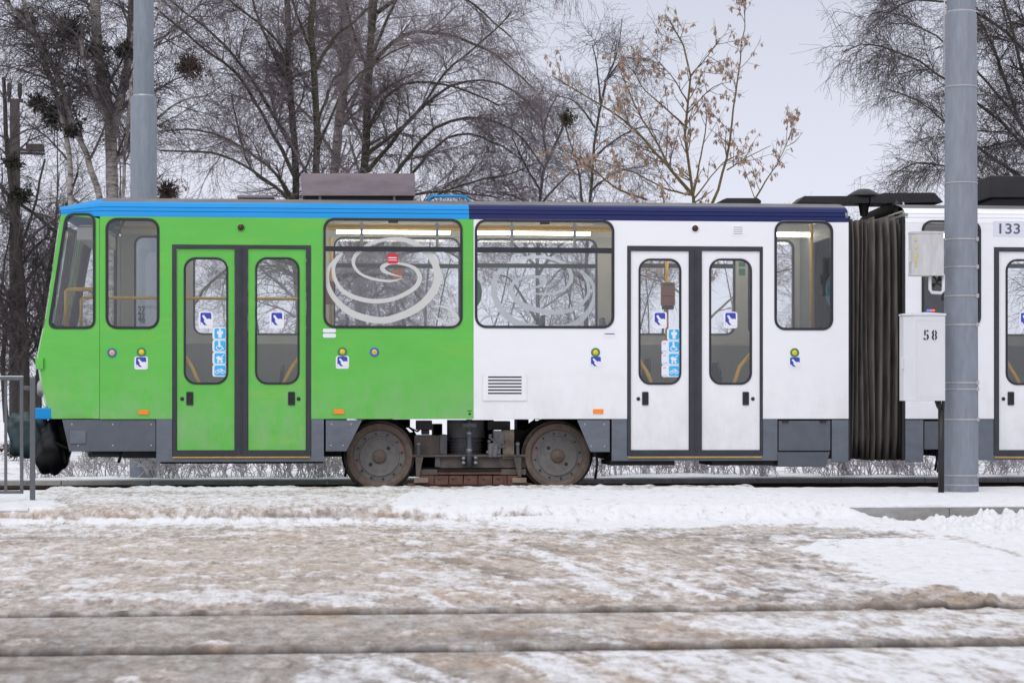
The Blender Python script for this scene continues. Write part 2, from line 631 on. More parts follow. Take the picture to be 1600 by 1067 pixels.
def inpoly(px, py, poly):
    """signed-ish soft distance: positive inside (pixels)"""
    ins = np.zeros(px.shape, bool)
    dmin = np.full(px.shape, 1e9)
    n = len(poly)
    for i in range(n):
        x0, y0 = poly[i]
        x1, y1 = poly[(i + 1) % n]
        c = ((y0 > py) != (y1 > py)) & (px < (x1 - x0) * (py - y0) / (y1 - y0 + 1e-9) + x0)
        ins ^= c
        dx, dy = x1 - x0, (y1 - y0) * 1.0
        t = np.clip(((px - x0) * dx + (py - y0) * dy) / (dx * dx + dy * dy + 1e-9), 0, 1)
        dmin = np.minimum(dmin, np.hypot((px - x0 - t * dx) * 0.35, py - y0 - t * dy))
    return np.where(ins, dmin, -dmin)


# ================================================================== GROUND
# wide sheet to the horizon (snow field)
gm = bpy.data.materials.new('snow_field')
gm.use_nodes = True
nt = gm.node_tree
b = nt.nodes['Principled BSDF']
b.inputs['Roughness'].default_value = 0.8
n1 = noise(nt, 0.9, 8, 0.62)
n2 = noise(nt, 7.0, 6, 0.65)
mm = nt.nodes.new('ShaderNodeMath')
mm.operation = 'MULTIPLY'
nt.links.new(n1, mm.inputs[0])
nt.links.new(n2, mm.inputs[1])
nt.links.new(ramp(nt, mm.outputs[0], [(0.13, (0.30, 0.25, 0.20)), (0.19, (0.66, 0.65, 0.66)), (0.27, (0.80, 0.805, 0.84))]), b.inputs['Base Color'])
bump(nt, b, n2, 0.5, 0.05)
mb = MB()
mb.add([(-1500, -300, -0.22), (1500, -300, -0.22), (1500, 2000, -0.22), (-1500, 2000, -0.22)], [(0, 1, 2, 3)])
struct(mb.build('ground', gm))

# snow ground behind the tracks, gently rising
ys = np.concatenate([np.arange(24.42, 34, 0.06), np.arange(34, 90, 0.8)])
xs = np.concatenate([np.arange(-40, -9, 1.0), np.arange(-9, 12, 0.06), np.arange(12, 44, 1.0)])
XX, YY = np.meshgrid(xs, ys)
ZZ = 0.0 + 0.03 * (fbm(XX * 1.1, YY * 1.1, 5) - 0.5) * 2 + sstep(25, 34, YY) * 0.10 + 0.02 * fbm(XX * 6, YY * 6, 9)
ZZ[0] = -0.21
ZZ[-1] = -0.23
struct(grid_obj('snow_ground', XX, YY, ZZ, {}, gm))

# road, crossing and the near track
XL = PX(40, 17.27)
XR = PX(1318, 17.27)
ROAD_END = 21.25
ys = np.concatenate([np.arange(5.2, 11.0, 0.0145), np.arange(11.0, ROAD_END, 0.024), [ROAD_END, ROAD_END + 0.012]])
xs = np.arange(-6.5, 7.5, 0.0165)
XX, YY = np.meshgrid(xs, ys)
dep = XX * st + YY * ct
lat = XX * ct - YY * st
mid = sstep(XL - .7, XL - .25, XX) * (1 - sstep(XR - .02, XR + .28, XX))
rise = sstep(17.0, 17.40, YY) * 0.118 + sstep(17.6, 21.2, YY) * 0.012
ZZ = -0.1 + mid * rise
ppx = 800 + lat / dep * F
ppy = HOR + (HC + 0.1 - mid * rise) / dep * F
# noises, stretched along the direction of travel
a1 = fbm(XX * 0.9, YY * 1.1, 1, 6, 0.62)
a2 = fbm(XX * 3.4, YY * 2.3, 2, 5, 0.64)
a3 = fbm(XX * 12, YY * 5.5, 3, 4, 0.62)
a5 = fbm(XX * 24, YY * 14, 6, 2, 0.6)
a4 = fbm(XX * 1.3 + 7, YY * 1.7, 4, 5, 0.55)
lump = fbm(XX * 7, YY * 7, 11, 4, 0.55)
wob = ((a2 - 0.5) * 60 + (a1 - 0.5) * 50 + (a3 - .5) * 40) * np.clip((ppy - 700) / 230, .18, 1.3)


def mask(poly, soft=5, w=1.0):
    return sstep(-soft * 1.6, soft * 1.6, inpoly(ppx, ppy, poly) + wob * 0.5 * w)


snow = np.zeros_like(XX)
for poly, s, k in [
    ([(1215, 853), (1330, 846), (1480, 840), (1760, 836), (1760, 940), (1600, 932), (1470, 930), (1390, 918), (1350, 896), (1280, 872)], 4, 1.0),
    ([(640, 764), (1800, 758), (1800, 812), (1440, 832), (1290, 824), (880, 828), (700, 812), (600, 790)], 4, 0.96),
    ([(1400, 812), (1800, 800), (1800, 850), (1470, 850), (1440, 832)], 3, 1.0),
    ([(-200, 806), (280, 806), (700, 812), (900, 826), (560, 824), (240, 823), (-200, 822)], 4, 0.85),
    ([(-200, 776), (70, 776), (115, 792), (60, 800), (-200, 800)], 4, 1.0),
    ([(90, 764), (660, 764), (700, 798), (300, 798), (110, 792)], 10, 0.62),
    ([(-200, 760), (640, 763), (640, 769), (300, 769), (-200, 768)], 3, 0.85),
    ([(960, 1022), (1300, 1012), (1800, 1010), (1800, 1100), (1190, 1100), (1120, 1060)], 8, 0.8),
    ([(930, 962), (1180, 962), (1340, 978), (1800, 958), (1800, 1000), (1330, 1000), (1100, 992)], 6, 0.72),
    ([(-200, 928), (330, 926), (640, 930), (560, 940), (200, 942), (-200, 940)], 4, 0.62),
    ([(480, 1018), (650, 1015), (640, 1050), (560, 1090), (430, 1090)], 7, 0.6),
    ([(800, 1022), (880, 1028), (1000, 1100), (900, 1100)], 6, 0.75),
]:
    snow = np.maximum(snow, k * mask(poly, s))
# wheel-swept streaks of snow, curving down to the right
for x0, y0, x1, y1, wd, k in [(835, 862, 975, 932, 5, .8), (925, 850, 1010, 885, 5, .7), (1015, 905, 1110, 935, 5, .85), (960, 858, 1120, 905, 4, .6),
                              (700, 905, 760, 930, 5, .6), (650, 925, 690, 950, 6, .7), (1120, 965, 1330, 1000, 5, .6), (600, 880, 780, 930, 4, .45),
                              (860, 985, 960, 1010, 4, .6), (840, 1020, 960, 1066, 5, .8), (640, 865, 740, 905, 4, .5), (900, 910, 960, 930, 5, .75),
                              (1290, 1015, 1500, 1060, 5, .5), (540, 842, 700, 870, 4, .4)]:
    dx, dy = x1 - x0, y1 - y0
    t = np.clip(((ppx - x0) * dx + (ppy - y0) * dy) / (dx * dx + dy * dy), 0, 1)
    sag = (t * (1 - t)) * 12
    dd = np.hypot((ppx - x0 - t * dx) * 0.45, ppy - (y0 + t * dy) + sag) + (a3 - .5) * 22 + (a2 - .5) * 16
    snow = np.maximum(snow, k * (1 - sstep(wd * .5, wd * 1.5, dd)))
# dark tyre tracks inside the snow
for x0, y0, x1, y1, wd in [(880, 850, 1330, 935, 7), (1040, 858, 1290, 918, 4), (1480, 842, 1680, 905, 3), (820, 850, 1100, 938, 4)]:
    dx, dy = x1 - x0, y1 - y0
    t = np.clip(((ppx - x0) * dx + (ppy - y0) * dy) / (dx * dx + dy * dy), 0, 1)
    sag = (t * (1 - t)) * 26
    dd = np.hypot((ppx - x0 - t * dx) * 0.4, ppy - (y0 + t * dy) + sag) + (a3 - .5) * 8
    snow = snow * (1 - 0.55 * (1 - sstep(wd * .4, wd * 1.6, dd)))
# broad smeared tyre streaks sweeping down to the right
reg = mask([(560, 838), (860, 832), (1260, 850), (1390, 935), (1300, 945), (640, 945)], 14)
sA = ppy - 885 - .30 * (ppx - 1000) - .00022 * (ppx - 1000) ** 2
stk = fbm(sA / 11 + 50, ppx / 260, 61, 4, .6)
stk2 = fbm(sA / 5 + 90, ppx / 120, 63, 3, .6)
snow = np.maximum(snow, reg * .66 * sstep(.54, .66, stk * .7 + stk2 * .3))
smear = reg * (1 - sstep(.36, .48, stk * .65 + stk2 * .35))
reg2 = mask([(560, 1012), (1700, 1005), (1700, 1090), (560, 1090)], 8)
sB = ppy - 1040 - .42 * (ppx - 800)
stk3 = fbm(sB / 14 + 20, ppx / 200, 67, 4, .6)
snow = np.maximum(snow * (1 - .45 * reg2 * (1 - sstep(.38, .5, stk3))), reg2 * .66 * sstep(.52, .64, stk3))
# thin scattered snow everywhere
near = sstep(900, 1010, ppy)
thin = sstep(0.44, 0.62, a2 * .45 + a3 * .35 + a1 * .2 + 0.03 * sstep(600, 1400, ppx) - 0.10 * near * (1 - sstep(600, 1200, ppx)))
snow = np.clip(np.maximum(snow, 0.62 * thin), 0, 1)
snow = snow * (0.80 + 0.20 * sstep(0.35, 0.55, a3))
# brown sand
sand = sstep(0.50, 0.68, a4 * .35 + a2 * .45 + a3 * .2) * 0.7
for poly, k in [([(1230 / 2, 915), (650, 925), (780, 925), (790, 937), (640, 936)], 1.0), ([(800, 930), (960, 915), (1000, 945), (800, 955)], .55),
                ([(170, 905), (230, 905), (230, 920), (165, 920)], .8), ([(200, 860), (330, 862), (330, 878), (200, 874)], .55),
                ([(960, 960), (1120, 962), (1180, 1000), (980, 1000)], .55), ([(840, 900), (1150, 880), (1200, 920), (900, 930)], .35),
                ([(150, 770), (640, 768), (640, 788), (150, 790)], .22), ([(150, 835), (1100, 835), (1150, 925), (100, 920)], .30), ([(420, 830), (640, 836), (620, 850), (400, 850)], .6), ([(560, 872), (800, 868), (820, 892), (560, 896)], .55), ([(240, 880), (420, 882), (420, 896), (240, 894)], .5), ([(850, 868), (1010, 866), (1040, 884), (860, 888)], .6), ([(380, 955), (580, 970), (560, 985), (400, 975)], .3)]:
    sand = np.maximum(sand, k * mask(poly, 8) * (0.45 + 0.8 * sstep(.35, .6, a3)))
sand = np.clip(sand * (1 - 0.65 * sstep(.75, .95, snow)), 0, 1)
# wet / bare dark ice
dark = sstep(0.50, 0.70, a1 * .6 + a4 * .4) * 0.5 + 0.38 * near * (1 - sstep(500, 1100, ppx)) + .15 * near
dark = np.maximum(dark, 0.55 * mask([(830, 832), (1270, 828), (1400, 832), (1450, 846), (1260, 852), (960, 850)], 5) * sstep(.3, .55, a2 + .1))
dark = np.maximum(dark, 0.8 * mask([(900, 930), (1180, 905), (1320, 930), (1380, 942), (1100, 948), (850, 950)], 6) * sstep(.35, .6, a2))
dark = np.maximum(dark, smear * .75)
# groove rails of the near track
gro = np.zeros_like(XX)
calm = np.zeros_like(XX)
for yg in (9.62, 8.13):
    yy = YY - yg - 0.016 * (fbm(XX * 2.2, XX * 0 + yg, 21) - .5) * 2
    brk = sstep(.30, .42, fbm(XX * 3.1, XX * 0 + yg * 3, 23, 3))
    gr_ = np.exp(-(yy / 0.045) ** 4)
    ZZ -= 0.035 * gr_
    lip = sstep(-.010, .030, yy) * (1 - sstep(.04, .24, yy))
    lh = (.006 + .009 * a3 + .006 * a5) * (.35 + .65 * brk)
    ZZ += lip * lh
    gro = np.maximum(gro, np.exp(-((yy - .010) / 0.036) ** 4) * (.72 + .28 * brk))
    calm = np.maximum(calm, np.exp(-((yy + .13) / .17) ** 4))
    dark = np.maximum(dark, 0.8 * np.exp(-((yy - 0.08) / 0.16) ** 2) * sstep(.35, .6, a2 * .6 + a3 * .4 + .06))
    snow *= 1 - 0.8 * np.exp(-((yy - .0) / 0.09) ** 2)
# dirty ridges seen at the far rail lines
for yr, xa, xb, k in [(16.75, -3.3, 1.9, .75), (17.2, -4.9, 2.3, .8), (15.85, -6, 2.6, .7)]:
    lin = np.exp(-((YY - yr - .14 * (a1 - .5)) / 0.045) ** 2) * sstep(xa, xa + .4, XX) * (1 - sstep(xb - .4, xb, XX)) * sstep(.40, .60, a2 * .6 + a1 * .4)
    dark = np.maximum(dark, k * lin)
    snow *= 1 - .7 * lin
    ZZ -= 0.012 * lin
# dirty slush heap beside the groove
heap = mask([(1350, 943), (1410, 927), (1460, 922), (1510, 930), (1550, 940), (1550, 948), (1350, 950)], 4, .5)
ZZ += heap * 0.022 * sstep(.25, .7, a3)
dark = np.maximum(dark, heap * .85 * sstep(.35, .65, a3))
sand = np.maximum(sand, heap * .6 * sstep(.4, .6, a2))
snow *= 1 - .75 * heap
# broken snow chunks heaped on the track bed at the right, along the kerb and strewn about
crng = np.random.default_rng(12)


def chunks(n, quad, rmin, rmax, hmin, hmax, keep=None):
    """small blocky lumps at real spots inside a photo quad; returns their footprint"""
    foot = np.zeros_like(ZZ)
    for _ in range(n):
        u, v = crng.random(2)
        qx = (quad[0][0] * (1 - u) + quad[1][0] * u) * (1 - v) + (quad[3][0] * (1 - u) + quad[2][0] * u) * v
        qy = (quad[0][1] * (1 - u) + quad[1][1] * u) * (1 - v) + (quad[3][1] * (1 - u) + quad[2][1] * u) * v
        d_ = (HC + .1) * F / (qy - HOR)
        u2 = (qx - 800) / F
        X0, Y0 = d_ * (u2 * ct + st), d_ * (ct - u2 * st)
        r_ = rmin + (rmax - rmin) * crng.random() ** 2.2
        h_ = r_ * crng.uniform(hmin, hmax)
        i0, i1 = np.searchsorted(ys, (Y0 - 2 * r_, Y0 + 2 * r_))
        j0, j1 = np.searchsorted(xs, (X0 - 1.6 * r_, X0 + 1.6 * r_))
        if i1 <= i0 or j1 <= j0:
            continue
        a_ = crng.uniform(0, 3.14)
        dx, dy = XX[i0:i1, j0:j1] - X0, (YY[i0:i1, j0:j1] - Y0)
        p, q = dx * math.cos(a_) + dy * math.sin(a_), -dx * math.sin(a_) + dy * math.cos(a_)
        e_ = (np.abs(p / r_) ** 2.6 + np.abs(q / (r_ * crng.uniform(.7, 1.4))) ** 2.6)
        k = np.clip(1 - e_, 0, 1) ** .5
        ZZ[i0:i1, j0:j1] += k * h_ * (1 + .5 * (p / r_) * crng.uniform(-1, 1))
        foot[i0:i1, j0:j1] = np.maximum(foot[i0:i1, j0:j1], k)
    return foot


pile = mask([(1395, 824), (1450, 808), (1800, 808), (1800, 846), (1500, 846), (1440, 838)], 4, .3)
ZZ += pile * 0.02 * sstep(1390, 1560, ppx)
fp = chunks(420, [(1440, 815), (1900, 812), (1900, 842), (1480, 838)], .014, .06, .45, .9)
fp = np.maximum(fp, chunks(200, [(1500, 812), (1900, 810), (1900, 832), (1520, 826)], .02, .075, .45, .85))
fp = np.maximum(fp, chunks(170, [(1180, 800), (1440, 806), (1470, 826), (1200, 812)], .010, .035, .35, .7))
fp = np.maximum(fp, chunks(120, [(-60, 798), (1200, 800), (1200, 812), (-60, 812)], .008, .03, .3, .6))
snow = np.maximum(snow, np.clip(fp * 1.6, 0, .95))
berm = mask([(1200, 800), (1310, 792), (1440, 806), (1440, 814), (1360, 820), (1250, 816)], 4, .3)
ZZ += berm * 0.010 * (1 - sstep(1350, 1430, ppx))
fd = chunks(90, [(1370, 936), (1540, 928), (1560, 948), (1360, 948)], .008, .035, .35, .7)
fd = np.maximum(fd, chunks(420, [(-60, 938), (1300, 930), (1300, 948), (-60, 952)], .006, .024, .3, .6))
fd = np.maximum(fd, chunks(420, [(-60, 1000), (1660, 990), (1660, 1008), (-60, 1012)], .006, .020, .3, .6))
dark = np.maximum(dark, np.clip(fd, 0, .75) * sstep(.40, .62, a2))
fg = chunks(520, [(-60, 815), (1200, 815), (1300, 1060), (-60, 1060)], .004, .014, .4, .8)
sand = np.maximum(sand, np.clip(fg * 1.6, 0, 1) * .9)
dark = np.maximum(dark, fg * .5)
snow *= 1 - .8 * np.clip(fg * 1.5, 0, 1)
# right of the crossing the second track lies a little lower beside the kerb
trough = sstep(16.85, 17.0, YY) * (1 - sstep(17.36, 17.4, YY)) * sstep(1380, 1430, ppx)
ZZ -= trough * 0.06
dark = np.maximum(dark, trough * .95)
snow *= 1 - .9 * trough
# relief of the surface itself
ZZ += ((a2 - .5) * 0.014 + (a3 - .5) * 0.012 + (a5 - .5) * .006 + snow * 0.014 + snow * .010 * (lump - .5)) * (1 - .85 * calm)
ZZ += sstep(20.9, 21.2, YY) * 0.02 * lump
ZZ[-1] = -0.23
hidden = (1 - mid) * sstep(17.30, 17.34, YY)
ZZ -= hidden * 0.08

rm = bpy.data.materials.new('icy_road')
rm.use_nodes = True
nt = rm.node_tree
b = nt.nodes['Principled BSDF']


def attr(n):
    a = nt.nodes.new('ShaderNodeAttribute')
    a.attribute_name = n
    return a.outputs['Fac']


def mixc(f, a, b2):
    x = nt.nodes.new('ShaderNodeMix')
    x.data_type = 'RGBA'
    nt.links.new(f, x.inputs[0])
    for s_, v in ((x.inputs[6], a), (x.inputs[7], b2)):
        if isinstance(v, tuple):
            s_.default_value = (*v, 1)
        else:
            nt.links.new(v, s_)
    return x.outputs[2]


def math_(op, a, b2):
    x = nt.nodes.new('ShaderNodeMath')
    x.operation = op
    x.use_clamp = False
    for s_, v in ((x.inputs[0], a), (x.inputs[1], b2)):
        if isinstance(v, (int, float)):
            s_.default_value = v
        else:
            nt.links.new(v, s_)
    return x.outputs[0]


fine = noise(nt, 15, 8, 0.72, (1.2, .38, 1))
grain = noise(nt, 120, 4, 0.7)
mid_n = noise(nt, 5, 7, 0.7, (1, .6, 1))
ice = ramp(nt, fine, [(0.30, (0.20, 0.163, 0.138)), (0.46, (0.46, 0.405, 0.365)), (0.62, (0.72, 0.69, 0.67))])
c1 = mixc(math_('MULTIPLY', attr('dark'), ramp(nt, mid_n, [(0.3, (.35, .35, .35)), (.6, (1, 1, 1))])), ice, (0.125, 0.108, 0.100))
sandc = ramp(nt, grain, [(0.3, (0.33, 0.185, 0.090)), (0.7, (0.58, 0.415, 0.26))])
c2 = mixc(math_('MULTIPLY', attr('sand'), ramp(nt, fine, [(0.35, (.25, .25, .25)), (.62, (1, 1, 1))])), c1, sandc)
snowc = ramp(nt, fine, [(0.25, (0.70, 0.695, 0.70)), (0.6, (0.82, 0.825, 0.86))])
sf = math_('ADD', attr('snow'), math_('MULTIPLY', math_('SUBTRACT', fine, 0.5), 1.3))
c3 = mixc(ramp(nt, sf, [(0.28, (0, 0, 0)), (0.78, (1, 1, 1))]), c2, snowc)
# scattered dark grit
vor = nt.nodes.new('ShaderNodeTexVoronoi')
vor.inputs['Scale'].default_value = 9
t_ = nt.nodes.new('ShaderNodeTexCoord')
nt.links.new(t_.outputs['Object'], vor.inputs['Vector'])
spk = ramp(nt, vor.outputs['Distance'], [(0.05, (1, 1, 1)), (0.10, (0, 0, 0))])
c4 = mixc(math_('MULTIPLY', spk, ramp(nt, mid_n, [(0.50, (0, 0, 0)), (.62, (.8, .8, .8))])), c3, (0.12, 0.085, 0.06))
c5 = mixc(attr('groove'), c4, (0.02, 0.018, 0.018))
nt.links.new(c5, b.inputs['Base Color'])
rr_ = nt.nodes.new('ShaderNodeMapRange')
b.inputs['Specular IOR Level'].default_value = 0.25
rr_.inputs['To Min'].default_value = 0.66
rr_.inputs['To Max'].default_value = 0.8
nt.links.new(attr('snow'), rr_.inputs['Value'])
nt.links.new(rr_.outputs[0], b.inputs['Roughness'])
bump(nt, b, math_('ADD', fine, math_('MULTIPLY', grain, .4)), 0.8, 0.02)
struct(grid_obj('road', XX, YY, ZZ, {'snow': snow, 'sand': sand, 'dark': dark, 'groove': gro}, rm))


# platforms with kerb and snow cover
def platform(x0, x1, sd, joints):
    y0, y1 = 17.27, ROAD_END - .02
    mb = MB()
    xk = x0
    for j in joints + [x1]:
        mb.box(xk, j - 0.004, y0, y0 + 0.16, -0.25, 0.006)
        xk = j
    struct(mb.build('kerb', M['concrete'], bevel=0.008))
    gx = np.arange(x0, x1 + .001, 0.03)
    gy = np.concatenate([[y0 + .002, y0 + .004], np.arange(y0 + 0.03, y1, 0.035), [y1, y1 + .004]])
    X_, Y_ = np.meshgrid(gx, gy)
    n_ = fbm(X_ * 2, Y_ * 3, sd) - .5
    n2_ = fbm(X_ * 9, Y_ * 9, sd + 3) - .5
    Z_ = 0.022 + n_ * 0.016 + n2_ * 0.012
    Z_[0] = 0.0
    Z_[1] = Z_[2] - .006
    Z_[-1] = -0.22
    ex = X_ * 0
    sn = 0.93 + n2_ * .3 - .55 * sstep(.02, .2, n_) * 0
    sa = sstep(.02, .25, n_) * .3
    return struct(grid_obj('platform', X_, Y_, Z_, {'snow': sn, 'sand': sa, 'dark': ex, 'groove': ex}, rm))


platform(-6.6, XL + .02, 41, [XL - 1.1])
platform(XR, 7.6, 52, [PX(1484, 17.27), PX(1484, 17.27) + 1.0])

# track bed, rails, far kerb
mb = MB()
mb.box(-40, 44, ROAD_END + .014, 24.30, -0.40, -0.16)
struct(mb.build('track_bed', M['ballast']))
mb = MB()
for yy in (YC - .7175, YC + .7175):
    mb.box(-40, 44, yy - .035, yy + .035, -0.05, -0.012)
    mb.box(-40, 44, yy - .01, yy + .01, -0.13, -0.05)
    mb.box(-40, 44, yy - .07, yy + .07, -0.16, -0.13)
struct(mb.build('rails', M['railsteel'], bevel=.004))
mb = MB()
mb.box(-40, 44, 16.94, 17.0, -0.145, -0.115)
struct(mb.build('near_rail', M['railsteel']))
mb = MB()
x = -12.0
while x < 14:
    mb.box(x, x + 0.994, 24.30, 24.42, -0.3, 0.012)
    x += 1.0
mb.box(-40, -12.006, 24.30, 24.42, -0.3, 0.012)
mb.box(14.006, 44, 24.30, 24.42, -0.3, 0.012)
struct(mb.build('far_kerb', mat('lightened_concrete', (0.44, 0.435, 0.425), 0.85, var=0.18, scale=9, bmp=0.2, bscale=120), bevel=.008))  # kerb concrete lightened in colour to offset the tram's shadow
gx = np.arange(-12, 14, .04)
gy = np.array([24.302, 24.304, 24.33, 24.37, 24.42, 24.46])
X_, Y_ = np.meshgrid(gx, gy)
Z_ = 0.022 + 0.016 * (fbm(X_ * 3, Y_ * 3, 77) - .3)
Z_[0] = .010
Z_[-1] = -.02
struct(grid_obj('kerb_snow', X_, Y_, Z_, {}, M['snow']))

# ================================================================== TRAM
tram = thing('tram', 'articulated tram with green front half, white rear half and blue roof edge', 'tram', (PX(740, YC), YC, 0))

ZB = PZ(342.5, 700, YS)       # lower edge of the coloured roof band
ZP = PZ(654.5, 650, YS)       # lower edge of the painted side
ZK = PZ(721, 500, YS)         # lower edge of the skirt
XA = PX(156, YS)              # here the nose starts to taper
XM = PX(740, YS)              # green / white border
XN = PX(733, YS)              # blue / navy border of the roof band
XE = PX(1326, YS)             # end of first section
X2 = PX(1415, YS)             # start of second section
X2E = PX(2010, YS)

win_px = {
    'a': (165, 341, 249, 514, 17), 'b': (505, 341, 723, 513, 18), 'c': (742, 343, 960, 513, 18), 'd': (1210, 345, 1302, 516, 17),
    'e': (1440, 344, 1533, 512, 17), 'f': (1800, 346, 1980, 514, 18)}
WIN = {k: rr(*v) for k, v in win_px.items()}
door_px = {'g': (269, 383, 486, 712), 'w': (980, 385, 1192, 711), 'x': (1553, 387, 1768, 711)}
DOOR = {k: rr(*v) for k, v in door_px.items()}


def panel(name, x0, x1, z0, z1, holes, m_, d0=0.0, d1=0.035, Y=YS):
    mb = MB()
    mb.prism([(x0, z0), (x1, z0), (x1, z1), (x0, z1)], holes, side(Y), d0, d1)
    return mb.build(name, m_, tram, bevel=0.003)


def cut_below(hole, z):
    """door opening reaches through the lower edge: build notch polygon instead"""
    return hole


def notched(name, x0, x1, z0, z1, doors, holes, m_, d0=0.0, d1=0.035):
    """panel whose bottom edge is notched by door openings"""
    out = [(x0, z0)]
    for h in doors:
        hx0, hx1, hz1 = h[0][0], h[1][0], h[2][1]
        out += [(hx0, z0), (hx0, hz1), (hx1, hz1), (hx1, z0)]
    out += [(x1, z0), (x1, z1), (x0, z1)]
    mb = MB()
    mb.prism(out, holes, side(), d0, d1)
    return mb.build(name, m_, tram, bevel=0.003)


notched('side_panel', XA, XM, ZP, ZB, [DOOR['g']], [WIN['a'], WIN['b']], M['green'])
notched('side_panel', XM, XE, ZP, ZB, [DOOR['w']], [WIN['c'], WIN['d']], M['white'])
notched('side_panel', X2, X2E, ZP, ZB, [DOOR['x']], [WIN['e'], WIN['f']], M['white'])

# ---- nose: side walls taper towards the front
KT = 0.42
NOSE = [(60, 553), (101, 333)]
a0 = (ct, st)


def nose_pt(px, py, far=False):
    u = (px - 800) / F
    ax, ay = u * ct + st, ct - u * st
    t = (YS + KT * XA) / (ay + KT * ax)
    X, Y, Z = t * ax, t * ay, HC - t * (py - HOR) / F
    return (X, 2 * YC - Y if far else Y, Z)


def nose_fn(far=False):
    # (a,b) are photo pixels here, d is thickness inwards
    def fn(a, c, d):
        X, Y, Z = nose_pt(a, c, far)
        return (X, Y - d if far else Y + d, Z)
    return fn


nose_outline = [(155.5, 342), (155.5, 654.3), (81, 654.3), (73, 632), (66, 600), (60, 560), (60, 552), (71, 500), (95, 336)]
cab_win = []


def rounded(poly, r, n=5):
    out = []
    m_ = len(poly)
    for i in range(m_):
        p0, p1, p2 = Vector(poly[i - 1]), Vector(poly[i]), Vector(poly[(i + 1) % m_])
        e0, e1 = (p0 - p1).normalized(), (p2 - p1).normalized()
        rr2 = min(r, (p0 - p1).length * .45, (p2 - p1).length * .45)
        s_, e_ = p1 + e0 * rr2, p1 + e1 * rr2
        for k in range(n + 1):
            t = k / n
            q = s_ * (1 - t) ** 2 + p1 * 2 * t * (1 - t) + e_ * t * t
            out.append(tuple(q))
    return out


cab_win = rounded([(102, 333), (149, 333), (149, 514), (74, 514)], 15)
for far in (False, True):
    mb = MB()
    mb.prism(nose_outline, [cab_win], nose_fn(far), 0, 0.035)
    mb.build('nose_panel', M['green'], tram, bevel=.003)
    if far:
        mb = MB()
        mb.prism([(p[0] * .97 + 4.2, p[1] * .99 + 4) for p in nose_outline], [inset(cab_win, -.4)], nose_fn(far), 0.037, 0.05)
        mb.build('wall_lining', M['beige'], tram)
    mb = MB()
    inn = inset(cab_win, 4.0)
    mb.prism(cab_win, [inn], nose_fn(far), -0.008, 0.04)
    w = mb.build('window', M['rubber'], tram, bevel=.004)
    mb = MB()
    mb.prism(inset(cab_win, 2.0), [], nose_fn(far), 0.010, 0.016)
    mb.build('pane', M['glass'], w)

# front shell joins both nose sides with a slight bow
prof = [(81, 654.3), (73, 632), (66, 600), (60, 556), (71, 500), (82, 430), (95, 336), (97, 322)]


def front(rows, name, m_, parent=tram):
    mb = MB()
    vs, fs = [], []
    n = 9
    for px, py in rows:
        X, Y, Z = nose_pt(px, py)
        for k in range(n):
            t = k / (n - 1)
            y = Y + (2 * YC - 2 * Y) * t
            vs.append((X - 0.10 * (1 - (2 * t - 1) ** 2), y, Z))
    for i in range(len(rows) - 1):
        for k in range(n - 1):
            fs.append((i * n + k, i * n + k + 1, (i + 1) * n + k + 1, (i + 1) * n + k))
    mb.add(vs, fs, 0, True)
    return mb.build(name, m_, parent)


front(prof[:4] + [(69, 512)], 'front_panel', M['green'])
ws = front([(71.5, 498), (82, 430), (94, 345)], 'windscreen', M['glass'])
front([(69, 512), (71.5, 498)], 'windscreen_frame', M['rubber'])
front([(94, 345), (95, 338)], 'windscreen_frame', M['rubber'])
# headlamps on the front panel
for y_ in (YC - .5, YC + .5):
    mb = MB()
    X, _, Z = nose_pt(68, 606)
    mb.lathe([(0.0, -.17), (.06, -.165), (.08, -.15), (.085, -.08)], (X + .06, y_, Z), 'X', 20, smooth=True)
    mb.build('headlight', M['strap'], tram)
# small green marker lamp box on the nose edge
mb = MB()
mb.prism([(55.5, 559), (68, 559), (68, 577), (57, 577)], [], nose_fn(), -0.03, .06)
mb.build('marker_box', M['green'], tram, bevel=.006)
# blue bumper
mb = MB()
xb0, zb0, zb1 = nose_pt(55, 640)[0], nose_pt(60, 655)[2], nose_pt(60, 637)[2]
yb = nose_pt(70, 640)[1]
mb.box(xb0 - .03, nose_pt(81, 640)[0], yb - .03, 2 * YC - yb + .03, zb0, zb1)
mb.build('bumper', M['blue'], tram, bevel=.012)

# ---- roof: coloured band curving into the dusty roof
RP = [(0.0, 0.0), (0.012, .035), (0.024, .058), (0.017, .061), (0.022, .068), (0.036, .100), (0.030, .103), (0.040, .110), (0.075, .140), (0.13, .163)]
RT = [(0.13, .163), (0.20, .185), (0.40, .225), (0.70, .25), (1.10, .26)]


def strip(x0, x1, prof_, name, m_, z=ZB, mirror=False):
    mb = MB()
    if True:
        xs_ = [x0, x1]
        vs, fs = [], []
        for x in xs_:
            for d, h in prof_:
                y = YS + d
                vs.append((x, 2 * YC - y if mirror else y, z + h))
        n = len(prof_)
        for k in range(n - 1):
            fs.append((k, k + 1, n + k + 1, n + k))
        mb.add(vs, fs, 0, False)
    return mb.build(name, m_, tram)


def roofs(x0, x1, splits):
    for a_, b_, m_ in splits:
        strip(a_, b_, RP, 'roof_band', m_)
        strip(a_, b_, RP, 'roof_band', m_, mirror=True)
    mb = MB()
    full = RT + [(2.2 - d, h) for d, h in RT[-2::-1]]
    vs, fs = [], []
    for x in (x0, x1):
        for d, h in full:
            vs.append((x, YS + d, ZB + h))
    n = len(full)
    for k in range(n - 1):
        fs.append((k, k + 1, n + k + 1, n + k))
    mb.add(vs, fs, 0, True)
    mb.build('roof', M['roofgrey'], tram)


roofs(XA, XE, [(XA, XN, M['blue']), (XN, XE, M['navy'])])
roofs(X2, X2E, [(X2, X2E, M['white'])])
